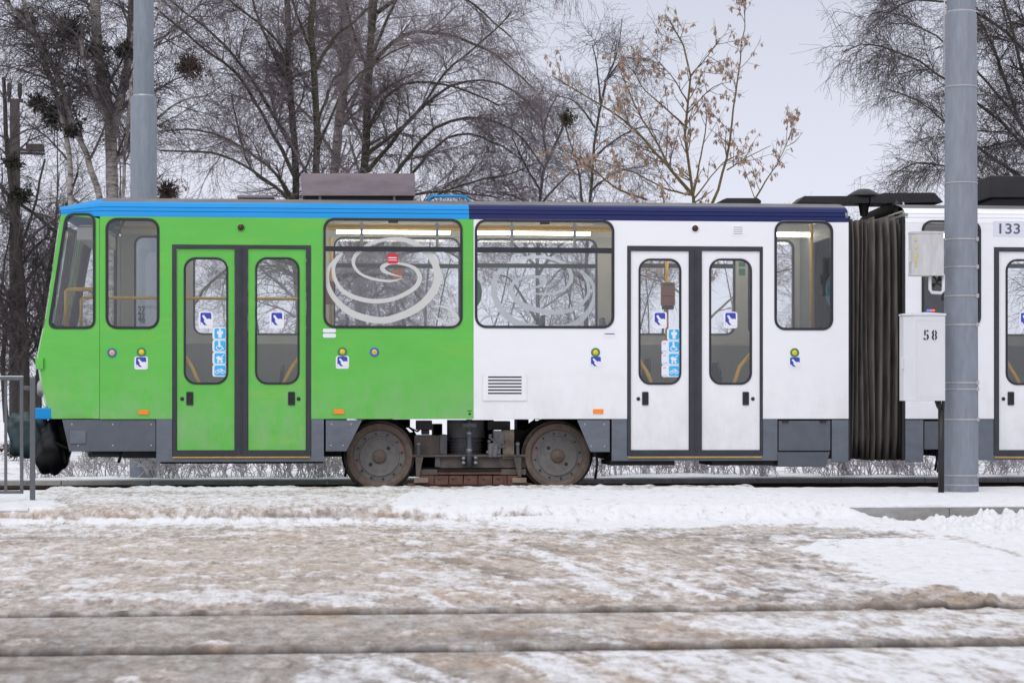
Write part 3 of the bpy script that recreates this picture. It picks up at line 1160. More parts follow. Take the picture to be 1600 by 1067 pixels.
# nose cap of the roof
mb = MB()
vs, fs = [], []
full = RP + RT[1:]
full = full + [(2.2 - d, h) for d, h in full[-2::-1]]
n = len(full)
xf, yf, _ = nose_pt(95, 330)
zt = PZ(321.5, 100, YS + .3)
zb = nose_pt(95, 337)[2]
for i, s_ in enumerate((0.0, .5, 1.0)):
    x = XA + (xf - XA) * s_
    ins = (yf - YS) * s_
    for d, h in full:
        t = d / 1.1 - 1
        y = YC + t * (1.1 - ins)
        k = h / .26
        hz = ZB + h if s_ == 0 else (ZB + (zb - ZB) * s_) + (h * (1 - s_) + s_ * (zt - zb) * min(1.0, k * 1.25))
        bow = -0.10 * (1 - t * t) * s_
        vs.append((x + bow, y, hz))
for i in range(2):
    for k in range(n - 1):
        fs.append((i * n + k, i * n + k + 1, (i + 1) * n + k + 1, (i + 1) * n + k))
fs.append(tuple(2 * n + k for k in range(n)))
mb.add(vs, fs, 0, False)
mb.build('roof_nose', M['blue'], tram)


# ---- windows of the near side
def stick(mb, poly, d, mi, Y=YS, th=0.0012):
    mb.prism(poly, [], side(Y), d, d + th, mi)


def pictogram(kind, px, py, w, h, d, parent, name='sticker', Y=YS, wide=0):
    """little square signs: hand on button, person, wheelchair, pram, bicycle"""
    mb = MB()
    k = Y / F

    def q(ax, ay):
        return (PX(px, Y) + ax * w * k, PZ(py, px, Y) - ay * h * k)

    def poly(l, dd, mi):
        stick(mb, [q(*p) for p in l], dd, mi, Y)

    def disc(cx, cy, r, dd, mi, n=14):
        poly([(cx + r * math.cos(2 * math.pi * i / n), cy + r * math.sin(2 * math.pi * i / n) * w / h) for i in range(n)], dd, mi)

    def bar(x0, y0, x1, y1, t, dd):
        dx, dy = x1 - x0, y1 - y0
        L = math.hypot(dx, dy)
        nx, ny = -dy / L * t / 2, dx / L * t / 2
        poly([(x0 + nx, y0 + ny), (x1 + nx, y1 + ny), (x1 - nx, y1 - ny), (x0 - nx, y0 - ny)], dd, 0)

    x0, z0 = q(-.5 - wide, .5)
    x1, z1 = q(.5, -.5)
    stick(mb, rrw(x0, z0, x1, z1, .16 * w * k, 4), d, 0, Y)
    if kind == 'hand':
        x0, z0 = q(-.38, .30)
        x1, z1 = q(.38, -.44)
        stick(mb, rrw(x0, z0, x1, z1, .10 * w * k, 4), d - .0015, 1, Y)
        poly([(-.26, -.24), (-.20, -.30), (-.12, -.29), (.0, -.14), (.10, -.06), (.24, -.09), (.36, -.05), (.43, .04), (.44, .33), (.14, .34), (.0, .24), (-.10, .12), (-.15, .03), (-.08, .02), (-.16, -.10)], d - .003, 0)
        poly([(-.38, .12), (-.30, .13), (-.12, .30), (-.34, .30)], d - .0032, 0)
    else:
        x0, z0 = q(-.36, .42)
        x1, z1 = q(.42, -.42)
        stick(mb, rrw(x0, z0, x1, z1, .12 * w * k, 4), d - .0015, 1, Y)
        dd = d - .003
        if kind == 'person':
            disc(.03, -.30, .085, dd, 0)
            poly([(-.20, -.16), (-.1, -.21), (.16, -.21), (.26, -.16), (.22, .06), (.15, .06), (.14, .36), (-.08, .36), (-.09, .06), (-.16, .06)], dd, 0)
        elif kind == 'wheelchair':
            disc(-.02, -.31, .08, dd, 0)
            poly([(-.10, -.22), (.06, -.22), (.08, .0), (.2, .02), (.3, .28), (.22, .30), (.13, .1), (-.08, .1)], dd, 0)
            ring = [(-.02 + .2 * math.cos(a / 8 * math.pi), .16 + .19 * math.sin(a / 8 * math.pi)) for a in range(-1, 12)]
            for i in range(len(ring) - 1):
                bar(*ring[i], *ring[i + 1], .06, dd - .0003 * (i % 2))
        elif kind == 'pram':
            poly([(-.26, -.06), (-.08, -.2), (.12, -.04), (.26, -.04), (.16, .16), (-.12, .18)], dd, 0)
            bar(.1, -.1, .32, -.28, .06, dd - .0004)
            disc(-.1, .28, .085, dd, 0)
            disc(.14, .28, .085, dd, 0)
        else:
            for cx in (-.17, .21):
                ring = [(cx + .13 * math.cos(a / 6 * math.pi), .1 + .13 * math.sin(a / 6 * math.pi)) for a in range(13)]
                for i in range(12):
                    bar(*ring[i], *ring[i + 1], .05, dd - .0003 * (i % 2))
            bar(-.17, .1, -.04, -.12, .06, dd - .001)
            bar(-.04, -.12, .14, -.12, .06, dd - .0012)
            bar(.21, .1, .14, -.16, .06, dd - .0014)
            bar(.02, .1, .14, -.10, .06, dd - .0016)
        if wide:
            poly([(-.5 - wide + .12, -.32), (-.5 - wide + .34, -.32), (-.5 - wide + .34, -.24), (-.5 - wide + .12, -.24)], dd, 2)
            poly([(-.5 - wide + .08, .34), (-.48, .34), (-.48, .37), (-.5 - wide + .08, .37)], dd, 1)
    return mb.build(name, [M['stwhite'], M['stblue'] if kind == 'hand' else M['stcyan'], M['stpink']], parent)


def add_window(key, transom=None, Y=YS, sgn=1, m_=None, rub=4.0):
    out = WIN[key] if isinstance(key, str) else key
    r_ = rub * Y / F
    inn = inset(out, r_)
    mb = MB()
    mb.prism(inset(out, -0.002), [inn], side(Y), -0.010 * sgn, 0.045 * sgn)
    if transom:
        cxp = 0
        x0, x1 = min(p[0] for p in inn), max(p[0] for p in inn)
        z1, z0 = transom
        mb.box(x0 - .004, x1 + .004, Y - .007, Y + .042, z0, z1)
        mb.box((x0 + x1) / 2 - .05, (x0 + x1) / 2 + .05, Y - .006, Y + .04, max(p[1] for p in inn) - .022, max(p[1] for p in inn) + .004)
    w_ = mb.build('window', M['rubber'], tram, bevel=.004)
    mb = MB()
    mb.prism(inset(out, r_ * .5), [], side(Y), 0.012 * sgn, 0.018 * sgn)
    mb.build('pane', m_ or M['glass'], w_)
    return w_


wa = add_window('a')
wb = add_window('b', (PZ(385.5, 612, YS), PZ(393, 612, YS)))
wc = add_window('c', (PZ(387, 850, YS), PZ(395, 850, YS)))
wd_ = add_window('d')
we = add_window('e')
wf = add_window('f', (PZ(387, 1890, YS), PZ(395, 1890, YS)))


# frosted scroll pattern on the big green-side window
def catmull(pts, n=8):
    out = []
    m_ = len(pts)
    for i in range(m_ - 1):
        p0, p1, p2, p3 = [np.array(pts[max(0, min(m_ - 1, j))], float) for j in (i - 1, i, i + 1, i + 2)]
        for k in range(n):
            t = k / n
            out.append(tuple(.5 * (2 * p1 + (p2 - p0) * t + (2 * p0 - 5 * p1 + 4 * p2 - p3) * t * t + (3 * p1 - p0 - 3 * p2 + p3) * t ** 3)))
    out.append(tuple(pts[-1]))
    return out


def ribbon(mb, pts, d, Y, layer=0.0):
    """pts: (px,py,width px)"""
    c = catmull(pts)
    vs, fs = [], []
    for i, (x, y, w) in enumerate(c):
        x0, y0, _ = c[max(0, i - 1)]
        x1, y1, _ = c[min(len(c) - 1, i + 1)]
        L = math.hypot(x1 - x0, y1 - y0) or 1
        nx, ny = -(y1 - y0) / L, (x1 - x0) / L
        for s_ in (-.5, .5):
            X, _, Z = P(x + nx * w * s_, y + ny * w * s_, Y)
            vs.append((X, Y + d + layer, Z))
    n = len(c)
    for i in range(n - 1):
        fs.append((2 * i, 2 * i + 1, 2 * i + 3, 2 * i + 2))
    mb.add(vs, fs)


def z8(x, y):     # detail crop of window b -> photo pixels
    return 490 + x * 260 / 1387, 330 + y * 200 / 1067


sw = MB()
ribbon(sw, [(*z8(x, y), w) for x, y, w in [(735, 548, 1), (650, 525, 3), (590, 500, 6), (575, 465, 7), (640, 435, 4), (740, 440, 4), (840, 475, 5.5), (885, 545, 7), (860, 620, 7), (780, 680, 6.5), (650, 735, 6.5), (500, 750, 7), (350, 720, 7), (240, 660, 6.5), (180, 570, 6), (165, 480, 5.5), (190, 410, 5), (240, 345, 5), (250, 340, 3)]], .0108, YS)
ribbon(sw, [(*z8(x, y), w) for x, y, w in [(740, 560, 1), (640, 582, 3.5), (500, 565, 4), (390, 520, 4), (335, 450, 5), (340, 385, 6), (385, 335, 6), (470, 275, 6), (580, 240, 5), (690, 232, 5.5), (800, 250, 8), (900, 305, 9), (985, 390, 10), (1030, 500, 11), (1020, 620, 12), (950, 730, 12), (850, 815, 11.5), (720, 875, 11), (580, 910, 10.5), (430, 890, 10.5), (300, 840, 10), (200, 755, 8.5), (135, 660, 7.5), (112, 560, 6), (130, 470, 5), (190, 395, 4.5), (245, 340, 3)]], .0112, YS)
ribbon(sw, [(*z8(x, y), w) for x, y, w in [(985, 800, 1), (1040, 790, 2), (1130, 815, 4), (1195, 880, 6), (1190, 930, 6), (1120, 940, 4), (1040, 900, 3), (995, 840, 1.5)]], .0104, YS)
sw.build('scroll_decal', M['swirl'], wb)
mb = MB()
stick(mb, rr(605.5, 396, 622, 412, 3), .0095, 0)
stick(mb, rr(607, 402, 620, 403.5), .0078, 1)
stick(mb, rr(607, 406, 620, 407), .0078, 1)
o = mb.build('sticker', [M['red'], M['stwhite']], wb)
o['label'] = 'red square sticker high on the window'


# ---- doors
def handle(parent, px0, px1, knob):
    mb = MB()
    mb.prism(rr(px0, 612, px1, 633, 1.5, 3), [rr(px0 + 2.2, 614.5, px1 - 2.2, 630.5, 1, 2)], side(), 0.004, .03)
    mb.prism(rr(px0 + 1.5, 613.5, px1 - 1.5, 631.5), [], side(), 0.0105, .0138, 1)
    mb.box(PX(px0 + 4, YS), PX(px1 - 3, YS), YS + .006, YS + .010, PZ(626, px0, YS), PZ(617, px0, YS), 1)
    mb.build('handle', [M['rubber'], M['black']], parent, bevel=.002)
    mb = MB()
    mb.lathe([(0, .0), (.012, .001), (.019, .004), (.021, .012), (.021, .03)], (PX(knob, YS), YS + .004, PZ(623, knob, YS)), 'Y', 14, smooth=True)
    mb.build('knob', M['rubber'], parent)


def add_door(key, leaves, panes, handles, m_, paneY, leafY):
    x0, y0, x1, y1 = door_px[key]
    mb = MB()
    openings = [rr(a_, leafY[0], b_, leafY[1]) for a_, b_ in leaves]
    mb.prism(inset(DOOR[key], .001), openings, side(), -0.004, 0.05)
    # rubber fingers at the middle joint
    mx = (leaves[0][1] + leaves[1][0]) / 2
    mb.box(PX(mx - 1.2, YS), PX(mx + 1.2, YS), YS - .012, YS + .02, openings[0][0][1] - .02, openings[0][2][1] + .02)
    fr = mb.build('door_frame', M['rubber_b'], tram, bevel=.004)
    leaf_objs = []
    for (a_, b_), (p, q), (h0, h1, kn), op in zip(leaves, panes, handles, openings):
        mb = MB()
        hole = rr(p, paneY[0], q, paneY[1], 19, 8)
        mb.prism(inset(op, -.003), [hole], side(), 0.014, 0.04)
        lf = mb.build('door_leaf', m_, tram, bevel=.003)
        mb = MB()
        mb.prism(inset(hole, -.002), [inset(hole, 3.2 * YS / F)], side(), 0.004, .046)
        mb.build('gasket', M['rubber'], lf, bevel=.003)
        mb = MB()
        mb.prism(inset(hole, 1.6 * YS / F), [], side(), 0.020, .026)
        mb.build('pane', M['glass'], lf)
        handle(lf, h0, h1, kn)
        leaf_objs.append(lf)
    # yellow step edge
    mb = MB()
    mb.box(PX(x0 + 1, YS), PX(x1 - 2, YS), YS - .012, YS + .03, PZ(715.2, (x0 + x1) / 2, YS), PZ(713.2, (x0 + x1) / 2, YS))
    mb.build('step_edge', M['yellowline'], tram)
    return leaf_objs


dg = add_door('g', [(275.5, 367), (387, 478.5)], [(287, 356.5), (398.5, 468)], [(291, 302, 284.5), (450, 461, 466.5)], M['green'], (402, 600.5), (388.5, 704))
dw = add_door('w', [(985.5, 1077), (1096.5, 1188)], [(998, 1065), (1108.5, 1175.5)], [(1003.5, 1013.5, 997.7), (1160.5, 1170.5, 1176.8)], M['white'], (404, 601), (392, 703.5))
dx_ = add_door('x', [(1561, 1651), (1671, 1760)], [(1572, 1640), (1683, 1750)], [(1575, 1585, 1568.5), (1735, 1745, 1751)], M['white'], (405, 601.5), (393, 703.5))

STK = .018
for lf, cx in ((dg[0], 321.5), (dg[1], 432.5), (dw[0], 1031.5), (dw[1], 1142), (dx_[0], 1604)):
    pictogram('hand', cx, 500, 22, 26, STK, lf)
for i, kd in enumerate(('person', 'wheelchair', 'pram', 'bicycle')):
    pictogram(kd, 343, 521 + 19.3 * i, 22, 19, STK, dg[0])
    pictogram(kd, 1053, 522.5 + 19.0 * i, 21, 19, STK, dw[0], wide=0 if i == 0 else .42)

# ---- stickers, buttons, reflectors, vents on the painted sides
for px, py in ((220.5, 567), (535, 566), (931, 566), (1242, 567)):
    pictogram('hand', px, py, 20.5, 20, -.002, tram, 'door_sign')


def button(px, py, ring):
    mb = MB()
    X, Z = PX(px, YS), PZ(py, px, YS)
    mb.lathe([(.047, .0), (.047, -.006), (.042, -.010), (.030, -.008), (.028, -.004)], (X, YS, Z), 'Y', 26, 0, smooth=True)
    o = mb.build('door_button', M[ring], tram)
    mb = MB()
    mb.lathe([(0, -.012), (.018, -.011), (.027, -.007), (.029, -.001)], (X, YS, Z), 'Y', 20, 0, smooth=True)
    if ring == 'ringblue':
        mb.box(X - .014, X + .014, YS - .0135, YS - .010, Z - .003, Z + .003, 1)
    mb.build('push_cap', [M['btnyellow'], M['validator']], o)
    o['label'] = 'round button with yellow cap and %s ring' % ('green' if ring == 'ringgreen' else 'blue')


for px, py, r_ in ((175, 551, 'ringblue'), (221, 550, 'ringgreen'), (535, 549.5, 'ringgreen'), (585, 550, 'ringblue'), (930.5, 550.5, 'ringgreen'), (1241.5, 551, 'ringgreen')):
    button(px, py, r_)
for px, py in ((224.5, 644), (529.5, 643), (934.5, 642.5)):
    mb = MB()
    mb.prism(rr(px - 8, py - 3.5, px + 8, py + 3.5, .8, 2), [], side(), -.009, .0)
    mb.build('side_reflector', M['orange'], tram, bevel=.003)
for px, py in ((376.5, 355.5), (1086, 357)):
    mb = MB()
    X, Z = PX(px, YS), PZ(py, px, YS)
    mb.lathe([(.044, 0), (.044, -.006), (.034, -.010)], (X, YS, Z), 'Y', 22, 0, smooth=True)
    mb.lathe([(0, -.024), (.018, -.022), (.030, -.014), (.033, -.006)], (X, YS, Z), 'Y', 22, 1, smooth=True)
    mb.build('signal_lamp', [M['green' if px < 700 else 'white'], mat('dark_red_lens', (0.05, .01, .015), .2)], tram)
# plates
for px0, px1, py0, py1, m_ in ((504.5, 525, 513.5, 519.5, 'stwhite'), (504.5, 525, 521, 527.5, 'stwhite')):
    mb = MB()
    mb.prism(rr(px0, py0, px1, py1, 2.4, 3), [], side(), -.003, 0)
    mb.build('plate', M[m_], tram)
mb = MB()
stick(mb, rr(942, 515, 962, 528.5, 1), -.002, 0)
stick(mb, rr(945, 521, 960, 522.2), -.0035, 1)
mb.build('plate', [M['stwhite'], M['ink']], tram)
# ventilation louvre
mb = MB()
mb.prism(rr(754, 583, 823, 626, 0), [rr(762.5, 588.0 + 5.05 * i, 815, 590.4 + 5.05 * i) for i in range(6)], side(), -.009, -.0035)
mb.prism(rr(758, 586, 819, 622), [], side(), -.003, -.0005, 1)
for i in range(5):
    for cx, cy in ((756 + 16 * i, 584.5), (756 + 16 * i, 624)):
        mb.lathe([(0, -.012), (.006, -.011), (.007, -.009)], (PX(cx, YS), YS, PZ(cy, cx, YS)), 'Y', 8, 0)
mb.build('air_vent', [M['white'], M['black']], tram)
mb = MB()
mb.prism(rr(1142, 352, 1164, 369), [], side(), -.004, 0)
for i in range(4):
    mb.prism(rr(1146, 355 + 3.3 * i, 1160, 356 + 3.3 * i), [], side(), -.005, -.004, 1)
mb.build('air_vent', [M['white'], M['liner']], tram)
# jacking mark
mb = MB()
stick(mb, rr(730, 641, 737.5, 642.2), -.0015, 0)
stick(mb, poly_px([(731, 648), (737, 648), (734, 643.4)]), -.0015, 0)
mb.build('jacking_mark', M['ink'], tram)
# number 133 on pale plate
mb = MB()
stick(mb, rr(1552, 346, 1612, 370, 1), -.002, 1)
vs, fs = text_mesh('133', 34 * YS / F, 16.5 * YS / F, .012)
X, Z = PX(1577.5, YS), PZ(357.5, 1577.5, YS)
mb.add([(X + a_, YS - .004, Z + c_) for a_, c_ in vs], fs, 0)
o = mb.build('number_plate', [M['skirt_d'], mat('pale_plate', (.70, .71, .79), .4, var=.02)], tram)
o['label'] = 'pale plate with the number 133'

# ---- skirts
notch_g, notch_w, notch_x = DOOR['g'], DOOR['w'], DOOR['x']


def skirt(outline, name='skirt_panel', m_='skirt', d0=0.004, d1=.03, screws=()):
    mb = MB()
    mb.prism(outline, [], side(), d0, d1)
    for sx_, sy_ in screws:
        mb.lathe([(0, d0 - .005), (.008, d0 - .004), (.010, d0)], (PX(sx_, YS), YS, PZ(sy_, sx_, YS)), 'Y', 8, 1)
    return mb.build(name, [M[m_], M['strap']], tram, bevel=.003)


zk_up = PZ(705, 200, YS)
zp2 = ZP - .006
sk = nose_pt(100, 656)
skirt([(PX(97, YS), zp2), (PX(243, YS), zp2), (PX(243, YS), zk_up), (PX(108, YS), zk_up)], m_='skirt_d', d0=.012, screws=((112, 663), (176, 663), (236, 663), (122, 696), (176, 696), (236, 696)))
mb = MB()
mb.box(PX(109, YS), PX(134, YS), YS + .0, YS + .02, PZ(693, 120, YS), PZ(673, 120, YS))
mb.build('access_flap', M['skirt'], tram, bevel=.004)


def skirt_door(x0, x1, dk):
    d = DOOR[dk]
    dz = d[0][1]
    out = [(PX(x0, YS), zp2 + .006), (d[0][0] - .001, zp2 + .006), (d[0][0] - .001, dz - .001), (d[1][0] + .001, dz - .001), (d[1][0] + .001, zp2 + .006), (PX(x1, YS), zp2 + .006),
           (PX(x1, YS), ZK), (PX(x0, YS), ZK)]
    return skirt(out)


skirt_door(244, 506, 'g')
skirt([*poly_px([(509, 656), (566, 656), (541, 705), (509, 705)])], m_='skirt', d0=.010, screws=((518, 663), (549, 663), (517, 696), (536, 696)))
skirt([*poly_px([(902, 656), (953, 656), (953, 706), (923, 706)])], m_='skirt', d0=.010, screws=((914, 663), (944, 663), (924, 697), (945, 697)))
skirt_door(956, 1215, 'w')
skirt([*poly_px([(1217, 657), (1298, 657), (1298, 704), (1217, 704)])], 'equipment_flap', 'skirt_d', .012)
skirt([*poly_px([(1215, 706), (1297, 706), (1290, 729), (1216, 729)])], 'equipment_box', 'skirt_d', .0, .5)
skirt([*poly_px([(1300, 656), (1326, 656), (1326, 722), (1300, 722)])])
skirt([*poly_px([(1415, 656), (1443, 656), (1443, 722), (1415, 722)])])
skirt([*poly_px([(1445, 658), (1524, 658), (1524, 702), (1445, 702)])], 'equipment_flap', 'skirt_d', .014)
skirt_door(1526, 1800, 'x')
skirt([*poly_px([(1802, 658), (2008, 658), (2008, 720), (1802, 720)])], m_='skirt_d')
# hinges of the equipment flap
mb = MB()
for hx in (1227, 1286):
    mb.box(PX(hx - 5, YS), PX(hx + 5, YS), YS - .004, YS + .012, PZ(660, hx, YS), PZ(656.5, hx, YS))
mb.build('flap_hinge', M['black'], tram)

# ---- underframe (dark), under the floor
uf = MB()
zf = PZ(657, 700, YS)
uf.box(PX(158, YS), PX(540, YS), YS + .06, YF - .06, ZP - .05, 0.86)
uf.box(PX(98, YS), PX(158, YS), YS + .36, YF - .36, ZP - .05, 0.86)
uf.box(PX(540, YS), PX(925, YS), YS + .05, YF - .05, ZP + .012, 0.86)
uf.box(PX(925, YS), XE, YS + .06, YF - .06, ZP - .05, 0.86)
uf.box(X2, X2E, YS + .06, YF - .06, ZP - .05, 0.86)
uf.box(PX(250, YS), PX(505, YS), YS + .06, YF - .06, ZK - .02, ZP - .05)
uf.box(PX(960, YS), PX(1210, YS), YS + .06, YF - .06, ZK + .0, ZP - .05)
uf.box(PX(955, YS), PX(1055, YS), YS + .04, YS + .8, PZ(727, 1000, YS), ZK)
uf.box(PX(1113, YS), PX(1212, YS), YS + .04, YS + .8, PZ(727, 1160, YS), ZK)
uf.box(PX(1540, YS), PX(1790, YS), YS + .06, YF - .06, ZK, ZP - .05)
uf.box(PX(190, YS), PX(244, YS), YS + .1, YF - .1, PZ(716, 200, YS), ZP - .05)
uf.box(PX(140, YS), PX(186, YS), YS + .2, YF - .2, PZ(710, 200, YS), ZP - .05)
uf.box(PX(1218, YS), PX(1296, YS), YS + .06, YS + .6, PZ(706, 1250, YS), ZP - .05)
uf.build('underframe', M['underframe'], tram)
# hoses hanging behind the skirt
for x, y0, y1 in ((186, 705, 723), (540, 705, 745), (931, 700, 748), (1462, 700, 735), (1466, 700, 738)):
    mb = MB()
    mb.tube([P(x, y0, YS + .25), P(x + 2, (y0 + y1) / 2, YS + .25), P(x - 1, y1, YS + .25)], .014, 8)
    mb.build('hose', M['black'], tram)

# ---- far side
farw_px = [(210, 369, 283, 523, 14), (302, 372, 500, 524, 15), (521, 371, 719, 523, 15), (738, 373, 933, 523, 15), (955, 374, 1148, 524, 15), (1167, 375, 1240, 525, 14)]
farw2_px = [(1395, 376, 1445, 524, 12), (1470, 376, 1660, 525, 15), (1680, 376, 1860, 525, 15)]
FW = [rr(x0, y0, x1, y1, r, 6, YF) for x0, y0, x1, y1, r in farw_px]
FW2 = [rr(x0, y0, x1, y1, r, 6, YF) for x0, y0, x1, y1, r in farw2_px]


def far_panel(x0, x1, holes, m_):
    mb = MB()
    mb.prism([(x0, ZP), (x1, ZP), (x1, ZB), (x0, ZB)], holes, side(YF), 0, -.03)
    mb.build('side_panel', m_, tram)
    mb = MB()
    mb.prism([(x0, PZ(538, 600, YF)), (x1, PZ(538, 600, YF)), (x1, ZB), (x0, ZB)], [inset(h, -.004) for h in holes], side(YF), -.031, -.05)
    mb.build('wall_lining', M['beige'], tram, bevel=.004)
    mb = MB()
    mb.box(x0, x1, YF - .06, YF - .031, 0.862, PZ(538.5, 600, YF))
    mb.build('wall_lining', M['liner'], tram)
    mb = MB()
    mb.box(x0, x1, YF - .02, YF - .004, ZK, ZP - .004)
    return mb


xmid = PX(725, YF)
h1 = [w for w in FW if w[0][0] < XM - .1]
# the green half holds the first three far windows, the white half the other three
far_panel(XA, XM, FW[:3], M['green'])
far_panel(XM, XE, FW[3:], M['white'])
far_panel(X2, X2E, FW2, M['white'])
far_wins = []
for i, w in enumerate(FW + FW2):
    tr = None
    if i in (2, 3, 4, 7, 8):
        cx = (farw_px + farw2_px)[i]
        cxm = (cx[0] + cx[2]) / 2
        tr = (PZ(412.5, cxm, YF), PZ(419, cxm, YF))
    r_ = 3.0 * YF / F
    inn = inset(w, r_)
    mb = MB()
    mb.prism(inset(w, -.002), [inn], side(YF), .010, -.055)
    if tr:
        x0, x1 = min(p[0] for p in inn), max(p[0] for p in inn)
        mb.box(x0 - .004, x1 + .004, YF - .045, YF + .006, tr[1], tr[0])
    wo = mb.build('window', M['rubber'], tram)
    mb = MB()
    mb.prism(inset(w, r_ * .5), [], side(YF), -.012, -.018)
    mb.build('pane', M['glassf'], wo)
    far_wins.append(wo)
# scroll on the far window, seen through the tram


def z2(x, y):
    return 735 + x * 230 / 1292, 335 + y * 190 / 1067


sw = MB()
ribbon(sw, [(*z2(x, y), w) for x, y, w in [(545, 645, 1), (620, 625, 5), (655, 585, 7), (620, 555, 5), (520, 545, 4.5), (420, 570, 5), (360, 630, 6), (365, 700, 7), (420, 770, 8), (520, 820, 9), (640, 850, 8), (760, 860, 7), (880, 840, 6), (980, 780, 5.5), (1035, 700, 5), (1030, 600, 5), (985, 510, 5), (965, 490, 3)]], .004, YF)
ribbon(sw, [(*z2(x, y), w) for x, y, w in [(540, 690, 1), (640, 700, 3), (760, 685, 3.5), (850, 635, 4.5), (885, 560, 6), (865, 480, 6), (800, 420, 5), (680, 380, 4.5), (540, 375, 5), (420, 400, 5.5), (300, 460, 6.5), (220, 560, 8), (205, 680, 9), (250, 800, 10), (330, 900, 10.5), (440, 965, 10.5), (600, 1000, 10.5), (780, 1000, 10), (920, 960, 9), (1030, 860, 7.5), (1085, 740, 6), (1085, 640, 5.5), (1040, 560, 5), (980, 500, 3)]], .0044, YF)
ribbon(sw, [(*z2(x, y), w) for x, y, w in [(80, 950, 1), (130, 905, 4), (200, 890, 3), (255, 920, 2), (240, 975, 1)]], .0040, YF)
sw.build('scroll_decal', M['swirlfar'], far_wins[3])
mb = MB()
stick(mb, rr(613, 420, 629, 436, 2.5, 4, YF), -.022, 0, YF)
mb.build('sticker', M['validator'], far_wins[2])
mb = MB()
for x0, x1 in ((1152, 1157.5), (1152, 1157.5)):
    pass
stick(mb, rr(1153, 410, 1163, 417.5, 1, 3, YF), -.052, 0, YF)
stick(mb, rr(1153, 420, 1163, 431, 1, 3, YF), -.052, 0, YF)
mb.build('sticker', M['seatg'], tram)

# far skirt
mb = MB()
for a_, b_ in ((PX(100, YS), PX(545, YS)), (PX(925, YS), XE), (X2, X2E)):
    mb.box(a_, b_, YF - .03, YF - .004, ZK, ZP - .004)
mb.build('skirt_panel', M['skirt'], tram)

# ---- inside: floor, ceiling, lamps, rails, seats
ZC = ZB + .13
for a_, b_ in ((PX(110, YS), XE - .01), (X2 + .01, X2E - .01)):
    mb = MB()
    ins_ = .3 if a_ < XA else 0
    mb.box(max(a_, XA), b_, YS + .055, YF - .062, .862, .90)
    if ins_:
        mb.box(a_, XA - .001, YS + .30, YF - .30, .862, .90)
    mb.build('floor', M['floor'], tram)
    mb = MB()
    a_ = max(a_, XA + .005)
    if ins_:
        mb.box(PX(118, YS), a_ - .01, YS + .34, YF - .34, ZB - .07, ZB - .06)
    mb.box(a_, b_, YS + .16, YF - .16, ZC, ZC + .012)
    for yy, s_ in ((YS + .16, -1), (YF - .16, 1)):
        y2_ = yy + s_ * .10
        mb.add([(a_, yy, ZC), (b_, yy, ZC), (b_, yy + s_ * .105, ZB - .005), (a_, yy + s_ * .105, ZB - .005)], [(0, 1, 2, 3)])
    mb.build('ceiling', M['ceil'], tram)


def lampbar(px0, px1, Y, Z):
    mb = MB()
    x0, x1 = PX(px0, Y), PX(px1, Y)
    mb.box(x0, x1, Y - .05, Y + .05, Z + .02, Z + .10, 0)
    mb.tube([(x0 + .02, Y, Z), (x1 - .02, Y, Z)], .028, 10, 1)
    mb.build('ceiling_lamp', [M['ceil'], M['lamp']], tram)


zl = PZ(362, 612, YC + .55)
for px0, px1 in ((310, 470), (523, 706), (726, 925), (985, 1160), (1190, 1275)):
    lampbar(px0, px1, YC + .55, zl)

for px0, px1 in ((310, 470), (520, 700), (740, 930), (985, 1160), (1190, 1250)):
    lampbar(px0, px1, YC - .30, ZC - .045)
for px0, px1 in ((1440, 1600), (1640, 1800)):
    lampbar(px0, px1, YC + .55, zl)


def railbar(pts, r=.017, name='handrail'):
    mb = MB()
    mb.tube(pts, r, 10)
    return mb.build(name, M['yellow'], tram)


yr = YC - .45
zr = PZ(353.5, 612, yr)
railbar([(PX(505, yr), yr, zr), (PX(965, yr), yr, zr)], .020)
zr2 = PZ(358, 612, YC + .35)
railbar([(PX(470, yr), YC + .35, zr2), (PX(1000, yr), YC + .35, zr2)], .016)
railbar([(PX(166, yr), YC + .45, PZ(356, 200, YC + .45)), (PX(480, yr), YC + .45, PZ(356, 200, YC + .45))], .014)
mb = MB()
for px in (565, 683, 800, 898):
    x = PX(px, yr)
    mb.box(x - .016, x + .016, yr - .004, yr + .004, PZ(386, px, yr), zr - .02)
    mb.box(x - .022, x + .022, yr - .024, yr + .024, zr - .026, zr + .026)
    mb.tube([(x, yr, zr), (x, yr, ZC)], .012, 8)
mb.build('hand_strap', M['beige'], tram)
# cab rails
y1, y2_ = YC - .35, YC + .05
railbar([P(104, 515, y1), P(104, 455, y1), P(107, 452.5, y1), P(150, 452, y1)], .024)
railbar([P(127, 515, y2_), P(127, 468, y2_), P(130, 465, y2_), P(300, 466, y2_), P(505, 467.5, y2_)], .017)
railbar([P(84, 470, YC + .2), P(84, 452, YC + .2)], .02)
# door grab handles
for pts in ([(288, 556), (300, 574), (312, 602)], [(470, 556), (456, 574), (441, 602)], [(998, 562), (1010, 580), (1020, 602)], [(1178, 548), (1156, 572), (1146, 602)], [(1570, 562), (1585, 585), (1594, 602)]):
    railbar([P(x, y, YS + .12) for x, y in pts] + [P(pts[-1][0], 640, YS + .12)], .021)
